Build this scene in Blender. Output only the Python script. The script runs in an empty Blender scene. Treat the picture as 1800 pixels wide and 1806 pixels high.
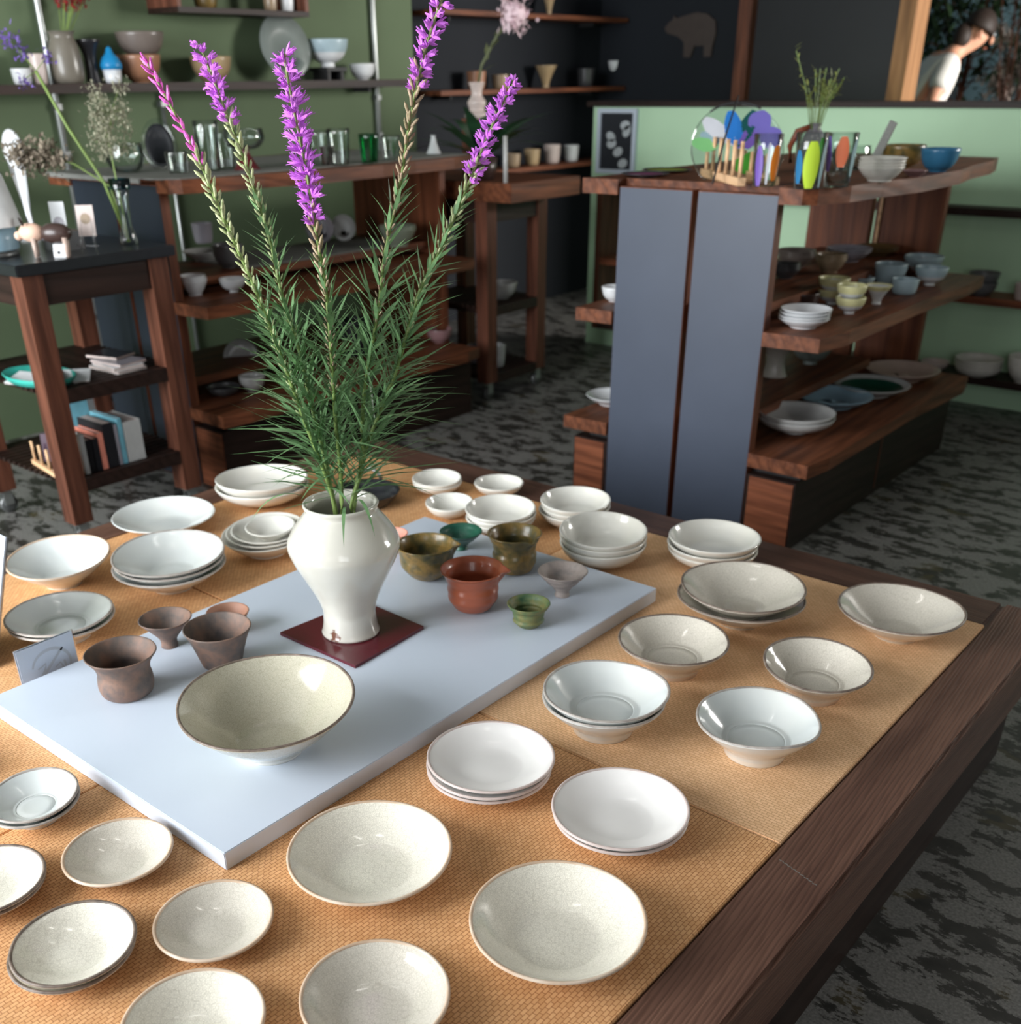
import bpy, bmesh, math, random
from math import sin, cos, pi, radians, sqrt
from mathutils import Vector, Matrix
rnd = random.Random(7)
SC = bpy.context.scene
COL = SC.collection

# ---------------------------------------------------------------- camera, light, exposure
def make_camera():
    pitch, roll, yaw = radians(30.109), radians(-0.862), radians(40.854)
    f0 = Vector((-sin(yaw), cos(yaw), 0)); r0 = Vector((cos(yaw), sin(yaw), 0)); up = Vector((0, 0, 1))
    fw = f0 * cos(pitch) - up * sin(pitch); u = up * cos(pitch) + f0 * sin(pitch)
    r2 = r0 * cos(roll) + u * sin(roll); u2 = u * cos(roll) - r0 * sin(roll)
    cd = bpy.data.cameras.new('camera'); co = bpy.data.objects.new('camera', cd); COL.objects.link(co)
    m = Matrix((r2, u2, -fw)).transposed().to_4x4(); m.translation = Vector((0, 0, 1.24)); co.matrix_world = m
    cd.sensor_fit = 'HORIZONTAL'; cd.sensor_width = 36; cd.lens = 1835.9 / 1800 * 36
    cd.shift_x = (900 - 844.9) / 1800; cd.shift_y = (1204.57 - 903) / 1800
    cd.clip_start = .05
    cd.dof.use_dof = True; cd.dof.focus_distance = 1.45; cd.dof.aperture_fstop = 5.0
    SC.camera = co
make_camera()
w = bpy.data.worlds.new('world'); SC.world = w; w.use_nodes = True
w.node_tree.nodes['Background'].inputs[0].default_value = (.75, .85, 1, 1)
w.node_tree.nodes['Background'].inputs[1].default_value = .3
def area(name, loc, rot, sx, sy, power, col=(1, 1, 1)):
    d = bpy.data.lights.new(name, 'AREA'); d.shape = 'RECTANGLE'; d.size = sx; d.size_y = sy; d.energy = power; d.color = col
    o = bpy.data.objects.new(name, d); COL.objects.link(o); o.location = loc; o.rotation_euler = rot
    return o
area('daylight_front_window', (-2.55, -1.43, 1.5), (radians(90), 0, 0), 2.6, 2.1, 325, (.94, .975, 1))
area('side_fill_light', (1.5, -1.43, 1.6), (radians(90), 0, 0), 1.9, 1.9, 42, (.95, .98, 1))  # added fill to brighten the right-hand things, no known window there
area('daylight_back_room', (2.2, 7.6, 1.7), (0, radians(90), 0), 1.8, 2.2, 520, (1, .97, .93))
SC.view_settings.view_transform = 'Standard'; SC.view_settings.look = 'None'
SC.view_settings.exposure = 0.0; SC.view_settings.gamma = 1.0; SC.view_settings.use_curve_mapping = False
cy = SC.cycles
cy.use_denoising = True; cy.max_bounces = 8; cy.diffuse_bounces = 4; cy.glossy_bounces = 4; cy.transmission_bounces = 8; cy.transparent_max_bounces = 8
cy.caustics_reflective = False; cy.caustics_refractive = False; cy.sample_clamp_indirect = 6

# ---------------------------------------------------------------- materials
def S(r, g, b):
    f = lambda c: (c / 255 / 12.92) if c / 255 <= .04045 else ((c / 255 + .055) / 1.055) ** 2.4
    return (f(r), f(g), f(b), 1)
def mul(c, k): return (c[0] * k, c[1] * k, c[2] * k, 1)
class NT:
    def __init__(s, name):
        s.m = bpy.data.materials.new(name); s.m.use_nodes = True; s.t = s.m.node_tree
        s.b = s.t.nodes['Principled BSDF']
    def n(s, typ, **k):
        x = s.t.nodes.new(typ)
        for a, v in k.items():
            if a.startswith('i_'):
                key = a[2:]; key = int(key) if key.isdigit() else key.replace('_', ' ')
                x.inputs[key].default_value = v
            else: setattr(x, a, v)
        return x
    def l(s, a, b): s.t.links.new(a, b)
    def co(s, scale=(1, 1, 1), rot=(0, 0, 0)):
        t = s.n('ShaderNodeTexCoord'); mp = s.n('ShaderNodeMapping'); mp.inputs['Scale'].default_value = scale; mp.inputs['Rotation'].default_value = rot
        s.l(t.outputs['Object'], mp.inputs[0]); return mp.outputs[0]
    def noise(s, vec, scale, detail=3, rough=.5):
        x = s.n('ShaderNodeTexNoise'); x.inputs['Scale'].default_value = scale; x.inputs['Detail'].default_value = detail; x.inputs['Roughness'].default_value = rough
        s.l(vec, x.inputs['Vector']); return x.outputs[0]
    def ramp(s, fac, stops):
        x = s.n('ShaderNodeValToRGB'); e = x.color_ramp.elements
        while len(e) < len(stops): e.new(.5)
        for i, (p, c) in enumerate(stops): e[i].position = p; e[i].color = c
        s.l(fac, x.inputs[0]); return x.outputs[0]
    def mix(s, fac, a, b, mode='MIX'):
        x = s.n('ShaderNodeMix', data_type='RGBA', blend_type=mode)
        for v, i in ((fac, 0), (a, 6), (b, 7)):
            if hasattr(v, 'node'): s.l(v, x.inputs[i])
            else: x.inputs[i].default_value = v
        return x.outputs[2]
    def base(s, c): 
        if hasattr(c, 'node'): s.l(c, s.b.inputs['Base Color'])
        else: s.b.inputs['Base Color'].default_value = c
    def bump(s, h, strength=.2, dist=.002):
        x = s.n('ShaderNodeBump'); x.inputs['Strength'].default_value = strength; x.inputs['Distance'].default_value = dist
        s.l(h, x.inputs['Height']); s.l(x.outputs[0], s.b.inputs['Normal'])
    def set(s, rough=.5, coat=0, spec=.5, metal=0, trans=0, ior=1.45):
        i = s.b.inputs
        i['Roughness'].default_value = rough; i['Coat Weight'].default_value = coat; i['Coat Roughness'].default_value = .06
        i['Specular IOR Level'].default_value = spec; i['Metallic'].default_value = metal; i['Transmission Weight'].default_value = trans; i['IOR'].default_value = ior
        return s.m
def plain(name, c, rough=.5, var=.12, scale=30, coat=0, metal=0, spec=.5, bump=0):
    t = NT(name); v = t.co(); nz = t.noise(v, scale)
    t.base(t.ramp(nz, [(.3, mul(c, 1 - var)), (.7, mul(c, 1 + var))]))
    if bump: t.bump(nz, bump, .001)
    return t.set(rough, coat, spec, metal)
def mottled(name, cols, rough=.5, scale=14, coat=0, bump=.1):
    t = NT(name); v = t.co(); nz = t.noise(v, scale, 5, .6)
    k = len(cols); t.base(t.ramp(nz, [(.32 + .36 * i / (k - 1), c) for i, c in enumerate(cols)]))
    t.bump(t.noise(v, 90), bump, .001)
    return t.set(rough, coat)
def glaze(name, c, rough=.14, warm=None, rings=True):
    t = NT(name); v = t.co(); nz = t.noise(v, 9, 3)
    t.base(t.ramp(nz, [(.3, mul(c, .95)), (.7, warm or mul(c, 1.03))]))
    t.bump(t.noise(v, 30, 2), .06, .002)
    return t.set(rough, .4)
def crackle(name, c, c2, cell=430):
    t = NT(name); v = t.co(); nz = t.noise(v, 7, 3)
    vo = t.n('ShaderNodeTexVoronoi', feature='DISTANCE_TO_EDGE'); vo.inputs['Scale'].default_value = cell; t.l(v, vo.inputs['Vector'])
    vo2 = t.n('ShaderNodeTexVoronoi', feature='DISTANCE_TO_EDGE'); vo2.inputs['Scale'].default_value = cell * .33; t.l(v, vo2.inputs['Vector'])
    basec = t.ramp(nz, [(.3, c), (.7, c2)])
    e = t.ramp(vo.outputs['Distance'], [(0, (.60, .59, .57, 1)), (.22, (1, 1, 1, 1))])
    e2 = t.ramp(vo2.outputs['Distance'], [(0, (.84, .83, .81, 1)), (.06, (1, 1, 1, 1))])
    t.base(t.mix(1.0, t.mix(.5, basec, e, 'MULTIPLY'), e2, 'MULTIPLY'))
    t.bump(t.noise(v, 25, 2), .08, .002)
    return t.set(.13, .5)
def wood(name, dark, light, axis=0, scale=1.0, rough=.5, coat=0, bump=.25, ring=6):
    t = NT(name); sc = [22 * scale] * 3; sc[axis] = 1.6 * scale
    v = t.co(tuple(sc)); nz = t.noise(v, 1.3, 4, .6)
    wv = t.n('ShaderNodeTexWave', wave_type='BANDS', bands_direction='DIAGONAL'); wv.inputs['Scale'].default_value = .55 * ring / 6; wv.inputs['Distortion'].default_value = 5; wv.inputs['Detail'].default_value = 3; wv.inputs['Detail Scale'].default_value = 1.2
    t.l(v, wv.inputs['Vector'])
    a = t.ramp(nz, [(.3, dark), (.72, light)])
    g = t.ramp(wv.outputs['Fac'], [(.0, (.62, .6, .58, 1)), (.5, (1, 1, 1, 1))])
    t.base(t.mix(.75, a, g, 'MULTIPLY'))
    t.bump(wv.outputs['Fac'], bump, .0015)
    return t.set(rough, coat, .28)
def tatami(name, rot, c1=S(234, 186, 136), c2=S(218, 168, 118), c3=S(164, 108, 66)):
    t = NT(name); v = t.co((1, 1, 1), (0, 0, rot))
    br = t.n('ShaderNodeTexBrick'); br.offset = .5
    i = br.inputs; i['Color1'].default_value = c1; i['Color2'].default_value = c2; i['Mortar'].default_value = c3
    i['Scale'].default_value = 1; i['Mortar Size'].default_value = .00065; i['Mortar Smooth'].default_value = .6; i['Brick Width'].default_value = .0105; i['Row Height'].default_value = .0056; i['Bias'].default_value = 0
    t.l(v, br.inputs['Vector'])
    blot = t.ramp(t.noise(v, 3.5, 4), [(.3, (.84, .80, .76, 1)), (.7, (1.06, 1.04, 1.02, 1))])
    t.base(t.mix(1, br.outputs['Color'], blot, 'MULTIPLY'))
    t.bump(br.outputs['Fac'], -.5, .0012)
    return t.set(.62, 0, .35)
def glass(name, c=(1, 1, 1, 1), rough=.02):          # thin clear glass: straight-through light plus a sharp sheen
    t = NT(name); v = t.co(); tr = t.n('ShaderNodeBsdfTransparent'); gl = t.n('ShaderNodeBsdfGlossy'); lw = t.n('ShaderNodeLayerWeight'); mx = t.n('ShaderNodeMixShader')
    lw.inputs['Blend'].default_value = .22; gl.inputs['Roughness'].default_value = rough
    t.l(t.ramp(t.noise(v, 8), [(.3, mul(c, .95)), (.7, mul(c, .99))]), tr.inputs[0])
    mp = t.n('ShaderNodeMath', operation='MULTIPLY_ADD'); mp.inputs[1].default_value = .75; mp.inputs[2].default_value = .05; mp.use_clamp = True
    t.l(lw.outputs['Fresnel'], mp.inputs[0]); t.l(mp.outputs[0], mx.inputs[0]); t.l(tr.outputs[0], mx.inputs[1]); t.l(gl.outputs[0], mx.inputs[2])
    o = [n for n in t.t.nodes if n.type == 'OUTPUT_MATERIAL'][0]; t.l(mx.outputs[0], o.inputs[0]); t.t.nodes.remove(t.b); return t.m

M = {}
M['whiteglaze'] = glaze('white_glaze', S(222, 222, 216), warm=S(228, 224, 214))
M['coolglaze'] = glaze('cool_white_glaze', S(214, 220, 220), warm=S(222, 224, 220))
M['matwhite'] = glaze('soft_white_glaze', S(238, 235, 232), .3)
M['crackle'] = crackle('crackle_glaze', S(238, 233, 220), S(245, 240, 225))
M['crackle2'] = crackle('grey_crackle_glaze', S(214, 208, 196), S(226, 219, 206), 480)
M['crackle3'] = crackle('olive_crackle_glaze', S(190, 186, 168), S(206, 200, 180), 450)
M['beigeclay'] = mottled('beige_clay', [S(214, 192, 170), S(196, 168, 142), S(220, 204, 186)], .45, 10, .1, .05)
M['rimbrown'] = mottled('iron_rim', [S(92, 80, 72), S(140, 124, 112)], .4, 60)
M['rimgrey'] = mottled('pale_rim', [S(150, 142, 136), S(190, 182, 174)], .4, 60)
M['smoky'] = mottled('smoky_clay', [S(66, 64, 66), S(98, 86, 80), S(128, 100, 86), S(84, 80, 80)], .62, 13)
M['reddish'] = mottled('reddish_clay', [S(150, 112, 94), S(168, 120, 98)], .6, 13)
M['olive'] = mottled('olive_glaze', [S(54, 58, 44), S(92, 82, 46), S(128, 102, 54), S(74, 70, 46)], .34, 22, .2)
M['terra'] = mottled('terracotta_glaze', [S(140, 72, 48), S(158, 84, 58), S(150, 80, 56)], .3, 14, .25)
M['patina'] = mottled('green_patina', [S(52, 84, 60), S(92, 108, 70), S(120, 116, 70), S(66, 100, 72)], .55, 26)
M['darkgreeng'] = mottled('dark_green_glaze', [S(22, 66, 54), S(36, 92, 72)], .35, 20, .2)
M['greystone'] = mottled('grey_stone_clay', [S(128, 122, 120), S(160, 148, 142), S(146, 136, 132)], .6, 30)
M['pinkclay'] = plain('pink_clay', S(216, 150, 132), .5)
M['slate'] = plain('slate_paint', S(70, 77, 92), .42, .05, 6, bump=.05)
M['green'] = plain('pale_green_wall_paint', S(192, 226, 190), .75, .06, 2.2, bump=.05)
M['shadedolive'] = plain('shaded_olive_wall_paint', S(92, 108, 80), .8, .07, 2.2, bump=.05)  # olive green, darkened in its colour to stand in for shade on the left
M['shadedslate'] = plain('shaded_slate_paint', S(36, 42, 52), .42, .05, 6, bump=.05)  # slate paint darkened to stand in for the shade on the left unit
M['navy'] = plain('navy_wall_paint', S(8, 15, 24), .8, .15, 2)
M['teal'] = plain('teal_wall_paint', S(74, 98, 106), .8, .25, 1.2)
M['ceil'] = plain('ceiling_paint', S(128, 128, 126), .9, .03, 3)
M['wall'] = plain('plaster_paint', S(120, 118, 114), .9, .03, 3)
M['black'] = plain('blackboard', S(19, 21, 25), .55, .15, 4)
M['board'] = plain('white_laminate', S(200, 210, 224), .3, .015, 4)
M['lacquer'] = plain('red_lacquer', S(84, 20, 32), .22, .1, 8, .15)
M['tabX'] = wood('dark_table_wood_x', S(72, 50, 43), S(110, 80, 68), 0, 1, .42, .05, .3, 46)
M['tabY'] = wood('dark_table_wood_y', S(84, 58, 49), S(124, 92, 77), 1, 1, .42, .05, .35, 46)
M['brownX'] = wood('brown_wood_x', S(100, 55, 38), S(158, 95, 66), 0, 1.2)
M['brownY'] = wood('brown_wood_y', S(80, 45, 30), S(134, 80, 53), 1, 1.2)
M['brownZ'] = wood('brown_wood_z', S(92, 50, 34), S(144, 86, 58), 2, 1.0)
M['darkZ'] = wood('dark_wood_z', S(74, 44, 34), S(122, 76, 58), 2, 1.2)
M['darkY'] = wood('dark_wood_y', S(34, 23, 20), S(54, 37, 31), 1, 1.2)
M['darkX'] = wood('dark_wood_x', S(34, 23, 20), S(54, 37, 31), 0, 1.2)
M['tanZ'] = wood('tan_post_wood', S(132, 92, 58), S(168, 122, 82), 2, 1)
M['bamboo'] = wood('pale_bamboo', S(222, 176, 132), S(240, 200, 160), 0, 1, .5, 0, .1)
M['tatA'] = tatami('tatami_near', pi / 2); M['tatB'] = tatami('tatami_far', 0, S(246, 206, 164), S(234, 192, 148), S(196, 148, 104))
M['metal'] = plain('brushed_metal', S(176, 180, 178), .35, .05, 40, 0, .8)
M['steel'] = plain('dull_steel', S(120, 122, 122), .4, .1, 40, 0, .7)
M['rubber'] = plain('black_rubber', S(30, 30, 31), .6)
M['iron'] = plain('black_iron', S(38, 40, 44), .3, .1, 40, .2, .3)
M['cloth'] = plain('grey_linen', S(120, 120, 116), .9, .12, 160)
M['acrylic'] = glass('clear_acrylic')
M['glass'] = glass('clear_glass', (.95, .98, .97, 1)); M['greenglass'] = glass('green_glass', S(130, 215, 180))
M['stem'] = plain('green_stem', S(118, 140, 76), .5, .15, 60)
M['leaf'] = plain('narrow_leaf', S(110, 146, 100), .35, .35, 40)
M['bud'] = mottled('flower_bud', [S(128, 118, 86), S(180, 160, 132), S(150, 118, 104)], .5, 60)
M['budg'] = mottled('green_bud', [S(120, 140, 84), S(186, 192, 148), S(150, 164, 108)], .5, 60)
M['purple'] = plain('purple_floret', S(216, 128, 232), .5, .22, 120)
M['pinkfl'] = plain('pink_floret', S(218, 100, 190), .5, .2, 120)
pal = dict(cream=(214, 210, 202), olive=(124, 130, 84), bluebowl=(54, 112, 148), pinkdish=(150, 116, 118), darkplum=(72, 50, 66), lime=(150, 164, 50), white=(216, 218, 220), yellowwhite=(224, 220, 160), paleblue=(164, 184, 192), bluewhite=(176, 190, 200), darkbrown=(66, 50, 46), darkgrey=(62, 62, 64), greybrown=(112, 102, 96), tan=(150, 130, 106), lavgrey=(142, 138, 146), ochre=(114, 92, 58), greywhite=(172, 166, 158), greyblue=(118, 126, 122), greypl=(184, 184, 182), skyblue=(146, 176, 192), darkgreen=(28, 76, 60), pinkbeige=(186, 164, 152), greydark=(98, 98, 100), pinkwhite=(200, 184, 178), greyjug=(116, 110, 100), blackpot=(36, 36, 40), rustbowl=(156, 112, 86), tanbowl=(170, 146, 112), redlac=(92, 28, 34), greygreen=(120, 128, 112))
for k, v in pal.items():
    M[k] = plain(k + '_glaze', S(*v), .3, .07, 25, .15) if k != 'olive' else M['olive']
M['olivebowl'] = plain('olive_bowl_glaze', S(*pal['olive']), .25, .1, 25, .3)
def floor_mat():
    t = NT('worn_floor'); v = t.co((7.0, 14, 1), (0, 0, .15)); v0 = t.co()
    a = t.ramp(t.noise(v, 1.25, 9, .7), [(.475, (0, 0, 0, 1)), (.50, (1, 1, 1, 1))])
    b = t.ramp(t.noise(t.co((3.0, 4.4, 1)), 1.5, 3, .5), [(.64, (0, 0, 0, 1)), (.66, (1, 1, 1, 1))])
    dark = t.ramp(t.noise(v0, 26, 4), [(.3, S(40, 39, 37)), (.7, S(62, 60, 56))])
    grey = t.ramp(t.noise(v0, 190, 2), [(.3, S(112, 111, 108)), (.7, S(152, 150, 146))])
    ol = t.ramp(t.noise(v0, 30, 3), [(.3, S(66, 60, 44)), (.7, S(84, 76, 56))])
    t.base(t.mix(t.mix(1, a, (.8, .8, .8, 1), 'MULTIPLY'), t.mix(b, dark, ol), grey))
    t.bump(t.noise(v, 1.25, 6, .62), .2, .002)
    return t.set(.4)
M['floor'] = floor_mat()

# ---------------------------------------------------------------- mesh helpers
class MB:
    def __init__(s): s.v = []; s.f = []; s.mi = []; s.cur = 0
    def add(s, vs, fs):
        o = len(s.v); s.v += [tuple(p) for p in vs]; s.f += [tuple(i + o for i in f) for f in fs]; s.mi += [s.cur] * len(fs)
    def box(s, x0, x1, y0, y1, z0, z1, bev=0):
        if bev:
            b = bmesh.new(); bmesh.ops.create_cube(b, size=1)
            for p in b.verts: p.co = Vector(((x0 + x1) / 2 + p.co.x * (x1 - x0), (y0 + y1) / 2 + p.co.y * (y1 - y0), (z0 + z1) / 2 + p.co.z * (z1 - z0)))
            bmesh.ops.bevel(b, geom=b.edges[:], offset=bev, segments=2, affect='EDGES'); b.verts.index_update()
            s.add([p.co[:] for p in b.verts], [[q.index for q in f.verts] for f in b.faces]); b.free(); return s
        s.add([(x0, y0, z0), (x1, y0, z0), (x1, y1, z0), (x0, y1, z0), (x0, y0, z1), (x1, y0, z1), (x1, y1, z1), (x0, y1, z1)],
              [(3, 2, 1, 0), (4, 5, 6, 7), (0, 1, 5, 4), (1, 2, 6, 5), (2, 3, 7, 6), (3, 0, 4, 7)]); return s
    def obox(s, c, ax, ay, az):                     # oriented box: centre, three half-axis vectors
        c, ax, ay, az = map(Vector, (c, ax, ay, az)); P = []
        for k in (-1, 1):
            for i, j in ((-1, -1), (1, -1), (1, 1), (-1, 1)): P.append(c + ax * i + ay * j + az * k)
        s.add(P, [(3, 2, 1, 0), (4, 5, 6, 7), (0, 1, 5, 4), (1, 2, 6, 5), (2, 3, 7, 6), (3, 0, 4, 7)]); return s
    def prism(s, poly, z0, z1):
        n = len(poly); s.add([(x, y, z0) for x, y in poly] + [(x, y, z1) for x, y in poly],
              [tuple(range(n - 1, -1, -1)), tuple(range(n, 2 * n))] + [(i, (i + 1) % n, n + (i + 1) % n, n + i) for i in range(n)]); return s
    def lathe(s, prof, seg=48, warp=None, mats=None, xf=None):
        vs, fs, mi = [], [], []; rows = []
        for k, (r, z) in enumerate(prof):
            row = []
            if r < 1e-5: vs.append((0, 0, z)); row = [len(vs) - 1] * seg
            else:
                for i in range(seg):
                    a = 2 * pi * i / seg; x, y, zz = r * cos(a), r * sin(a), z
                    if warp: x, y, zz = warp(r, a, z)
                    vs.append((x, y, zz)); row.append(len(vs) - 1)
            rows.append(row)
        for k in range(len(rows) - 1):
            for i in range(seg):
                q = [rows[k][i], rows[k][(i + 1) % seg], rows[k + 1][(i + 1) % seg], rows[k + 1][i]]
                q2 = []
                for x in q:
                    if x not in q2: q2.append(x)
                if len(q2) > 2: fs.append(q2); mi.append(mats[k] if mats else s.cur)
        if xf: vs = [tuple(xf @ Vector(p)) for p in vs]
        o = len(s.v); s.v += vs; s.f += [tuple(i + o for i in f) for f in fs]; s.mi += mi; return s
    def tube(s, pts, rad, seg=8, cap=True):
        pts = [Vector(p) for p in pts]; n = len(pts); rr = rad if isinstance(rad, (list, tuple)) else [rad] * n
        vs, fs = [], []; ref = Vector((0, 0, 1))
        for i, p in enumerate(pts):
            d = (pts[min(i + 1, n - 1)] - pts[max(i - 1, 0)]).normalized()
            a = d.cross(ref); a = a if a.length > .05 else d.cross(Vector((1, 0, 0))); a.normalize(); b = d.cross(a)
            for j in range(seg): t = 2 * pi * j / seg; vs.append(p + (a * cos(t) + b * sin(t)) * rr[i])
        for i in range(n - 1):
            for j in range(seg): fs.append((i * seg + j, i * seg + (j + 1) % seg, (i + 1) * seg + (j + 1) % seg, (i + 1) * seg + j))
        if cap: fs += [tuple(range(seg - 1, -1, -1)), tuple(range((n - 1) * seg, n * seg))]
        s.add(vs, fs); return s
    def blade(s, base, d, up, L, wd, droop=.3, seg=4):
        base, d, up = Vector(base), Vector(d).normalized(), Vector(up); side = d.cross(up)
        side = side if side.length > .05 else d.cross(Vector((1, 0, 0))); side.normalize(); vs = []; p = base.copy(); dd = d.copy()
        for i in range(seg + 1):
            u = i / seg; wq = wd * (.45 + 1.1 * u if u < .5 else 2 * (1 - u)) if i < seg else 0
            vs += [p - side * wq / 2, p + side * wq / 2]
            p = p + dd * (L / seg); dd = (dd + Vector((0, 0, -droop / seg))).normalized()
        s.add(vs, [(2 * i, 2 * i + 1, 2 * i + 3, 2 * i + 2) for i in range(seg)]); return s
    def ball(s, c, r, sx=1, sy=1, sz=1, seg=10, ax=None):
        c = Vector(c); R = Vector((0, 0, 1)).rotation_difference(Vector(ax)).to_matrix() if ax is not None else Matrix.Identity(3)
        m = seg // 2; vs = [c + R @ Vector((0, 0, r * sz))]; fs = []
        for i in range(1, m):
            t = pi * i / m
            for j in range(seg): p = 2 * pi * j / seg; vs.append(c + R @ Vector((r * sx * sin(t) * cos(p), r * sy * sin(t) * sin(p), r * sz * cos(t))))
        vs.append(c + R @ Vector((0, 0, -r * sz)))
        for j in range(seg): fs.append((0, 1 + j, 1 + (j + 1) % seg))
        for i in range(m - 2):
            for j in range(seg): fs.append((1 + i * seg + j, 1 + (i + 1) * seg + j, 1 + (i + 1) * seg + (j + 1) % seg, 1 + i * seg + (j + 1) % seg))
        k = len(vs) - 1; q = 1 + (m - 2) * seg
        for j in range(seg): fs.append((k, q + (j + 1) % seg, q + j))
        s.add(vs, fs); return s
    def obj(s, name, mats, parent=None, smooth=False, loc=None, rot=None):
        me = bpy.data.meshes.new(name); me.from_pydata(s.v, [], s.f)
        for m in (mats if isinstance(mats, (list, tuple)) else [mats]): me.materials.append(M[m] if isinstance(m, str) else m)
        me.polygons.foreach_set('material_index', s.mi)
        if smooth: me.polygons.foreach_set('use_smooth', [True] * len(s.f))
        me.update(); b = bmesh.new(); b.from_mesh(me); bmesh.ops.recalc_face_normals(b, faces=b.faces[:]); b.to_mesh(me); b.free()
        o = bpy.data.objects.new(name, me); COL.objects.link(o)
        if parent: o.parent = parent
        if loc: o.location = loc
        if rot: o.rotation_euler = rot
        return o
def tag(o, label, cat, group=None, kind=None):
    if label: o['label'] = label
    if cat: o['category'] = cat
    if group: o['group'] = group
    if kind: o['kind'] = kind
    return o
def thing(name, label, cat, loc=(0, 0, 0), group=None, rot=None):
    o = bpy.data.objects.new(name, None); o.empty_display_size = .05; COL.objects.link(o); o.location = loc
    if rot: o.rotation_euler = rot
    return tag(o, label, cat, group)
def struct(name, mb, m): return tag(mb.obj(name, m), None, None, None, 'structure')
def box(*a, **k): return MB().box(*a, **k)
def copy_tree(o, loc=None, label=None, rot=None):
    c = o.copy(); COL.objects.link(c)
    for ch in o.children:
        d = ch.copy(); COL.objects.link(d); d.parent = c
        for g in ch.children:
            e = g.copy(); COL.objects.link(e); e.parent = d
    if loc is not None: c.location = loc
    if rot is not None: c.rotation_euler = rot
    if label: c['label'] = label
    return c

# ---------------------------------------------------------------- the setting
struct('floor', box(-4.6, 3.2, -2.3, 9.9, -.06, 0), 'floor')
struct('ceiling', box(-4.6, 3.2, -2.3, 9.9, 2.75, 2.83), 'ceil')
struct('wall_left', box(-4.45, -4.15, -1.35, 4.37, 0, 2.75), 'shadedolive')
struct('wall_recess', box(-4.55, -4.3, 4.37, 6.4, 0, 2.75), 'navy')
struct('wall_back', box(-4.3, -3.34, 6.2, 6.4, 0, 2.75), 'navy')
struct('trim_1', box(-3.34, -3.26, 6.14, 6.3, 0, 2.75), 'darkZ')
struct('door_1', box(-3.26, -2.43, 6.2, 6.3, 0, 2.75), 'black')
struct('trim_2', box(-2.43, -2.345, 6.12, 6.3, 0, 2.75), 'tanZ')
struct('wall_far', box(-4.55, 3.1, 9.7, 9.9, 0, 2.75), 'teal')
struct('wall_side', box(-4.55, -4.3, 6.4, 9.7, 0, 2.75), 'teal')
struct('wall_right', box(2.9, 3.1, -1.35, 9.7, 0, 2.75), 'wall')
struct('wall_partition', box(-3.345, 2.9, 4.79, 4.92, 0, 1.118), 'green')
struct('trim_3', box(-3.37, 2.9, 4.765, 4.945, 1.118, 1.14), 'darkX')
fw = MB()
fw.box(-4.45, 2.9, -1.5, -1.35, 0, .45); fw.box(-4.45, 2.9, -1.5, -1.35, 2.55, 2.75)
for a in ((-4.45, -3.87), (-1.23, .55), (2.45, 2.9)): fw.box(a[0], a[1], -1.5, -1.35, .45, 2.55)
struct('wall_front', fw, 'wall')
for k, (x0, x1, n) in enumerate(((-3.87, -1.23, 3), (.55, 2.45, 2))):  # second opening and frame are made up to go with the right-hand fill
    wf = MB()
    for i in range(n + 1): x = x0 + (x1 - x0 - .07) * i / n; wf.box(x, x + .07, -1.42, -1.35, .45, 2.55)
    for z in (.45, 1.95, 2.49): wf.box(x0, x1, -1.42, -1.35, z, z + .06)
    struct('window_%d' % (k + 1), wf, 'darkX')

# four tube lamps on the ceiling
def lamp_tube(x, y, rot, label):
    t = thing('ceiling_lamp', label, 'lamp', (x, y, 2.75), 'tube lamps on the ceiling', (0, 0, rot))
    box(-.17, .17, -.03, .03, -.05, 0).obj('housing', 'metal', t)
    m = NT('lamp_tube_light'); m.b.inputs['Emission Color'].default_value = (1, .96, .9, 1); m.b.inputs['Emission Strength'].default_value = 22
    MB().tube([(-.15, 0, -.065), (.15, 0, -.065)], .016, 10).obj('tube', m.set(), t, True)
for k, (x, y, r) in enumerate([(-1.9, .9, .5), (-1.35, 1.5, .5), (-1.15, .45, .5), (-.6, 1.05, .5)]):
    lamp_tube(x, y, r, ['short ceiling tube lamp nearest the green left wall', 'short ceiling tube lamp farthest from the front window', 'short ceiling tube lamp nearest the front window', 'short ceiling tube lamp nearest the right wall'][k])

# ---------------------------------------------------------------- low display table with mats
tb = thing('display_table', 'large low dark wooden display table inlaid with straw mats in foreground', 'table', (0, 0, 0))
X0, X1, Y0, Y1 = -2.245, -.329, .155, 2.108
box(X1 - .1, X1, Y0, Y1, .20, .32, .006).obj('rail', 'tabY', tb)
box(X0, X0 + .1, Y0, Y1, .20, .32, .006).obj('rail', 'tabY', tb)
box(X0 + .1, X1 - .1, Y1 - .128, Y1, .20, .319, .006).obj('rail', 'tabX', tb)
box(X0 + .1, X1 - .1, Y0, Y0 + .11, .20, .319, .006).obj('rail', 'tabX', tb)
box(X0 + .1, X1 - .1, Y0 + .11, Y1 - .128, .2, .306).obj('tabletop', 'tabX', tb)
box(X0 + .035, X1 - .035, Y0 + .03, Y1 - .03, 0, .2).obj('base', 'darkY', tb)
c = MB()
for k in range(9):
    u = k / 8; c.box(-.413 + .055 * u, -.4065 + .055 * u, 1.0925 - .016 * u, 1.0935 - .016 * u, .3195, .3202)
c.obj('crack', 'cloth', tb)
def mat_panel(x0, x1, y0, y1, m, label):
    o = box(x0 + .0012, x1 - .0012, y0 + .0012, y1 - .0012, .3065, .3225, .0015).obj('straw_mat', m)
    tag(o, label, 'mat', 'square straw mats on the low table')
mat_panel(-1.283, -.426, 1.122, 1.979, 'tatB', 'square woven straw mat at the far right corner of the low table')
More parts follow.
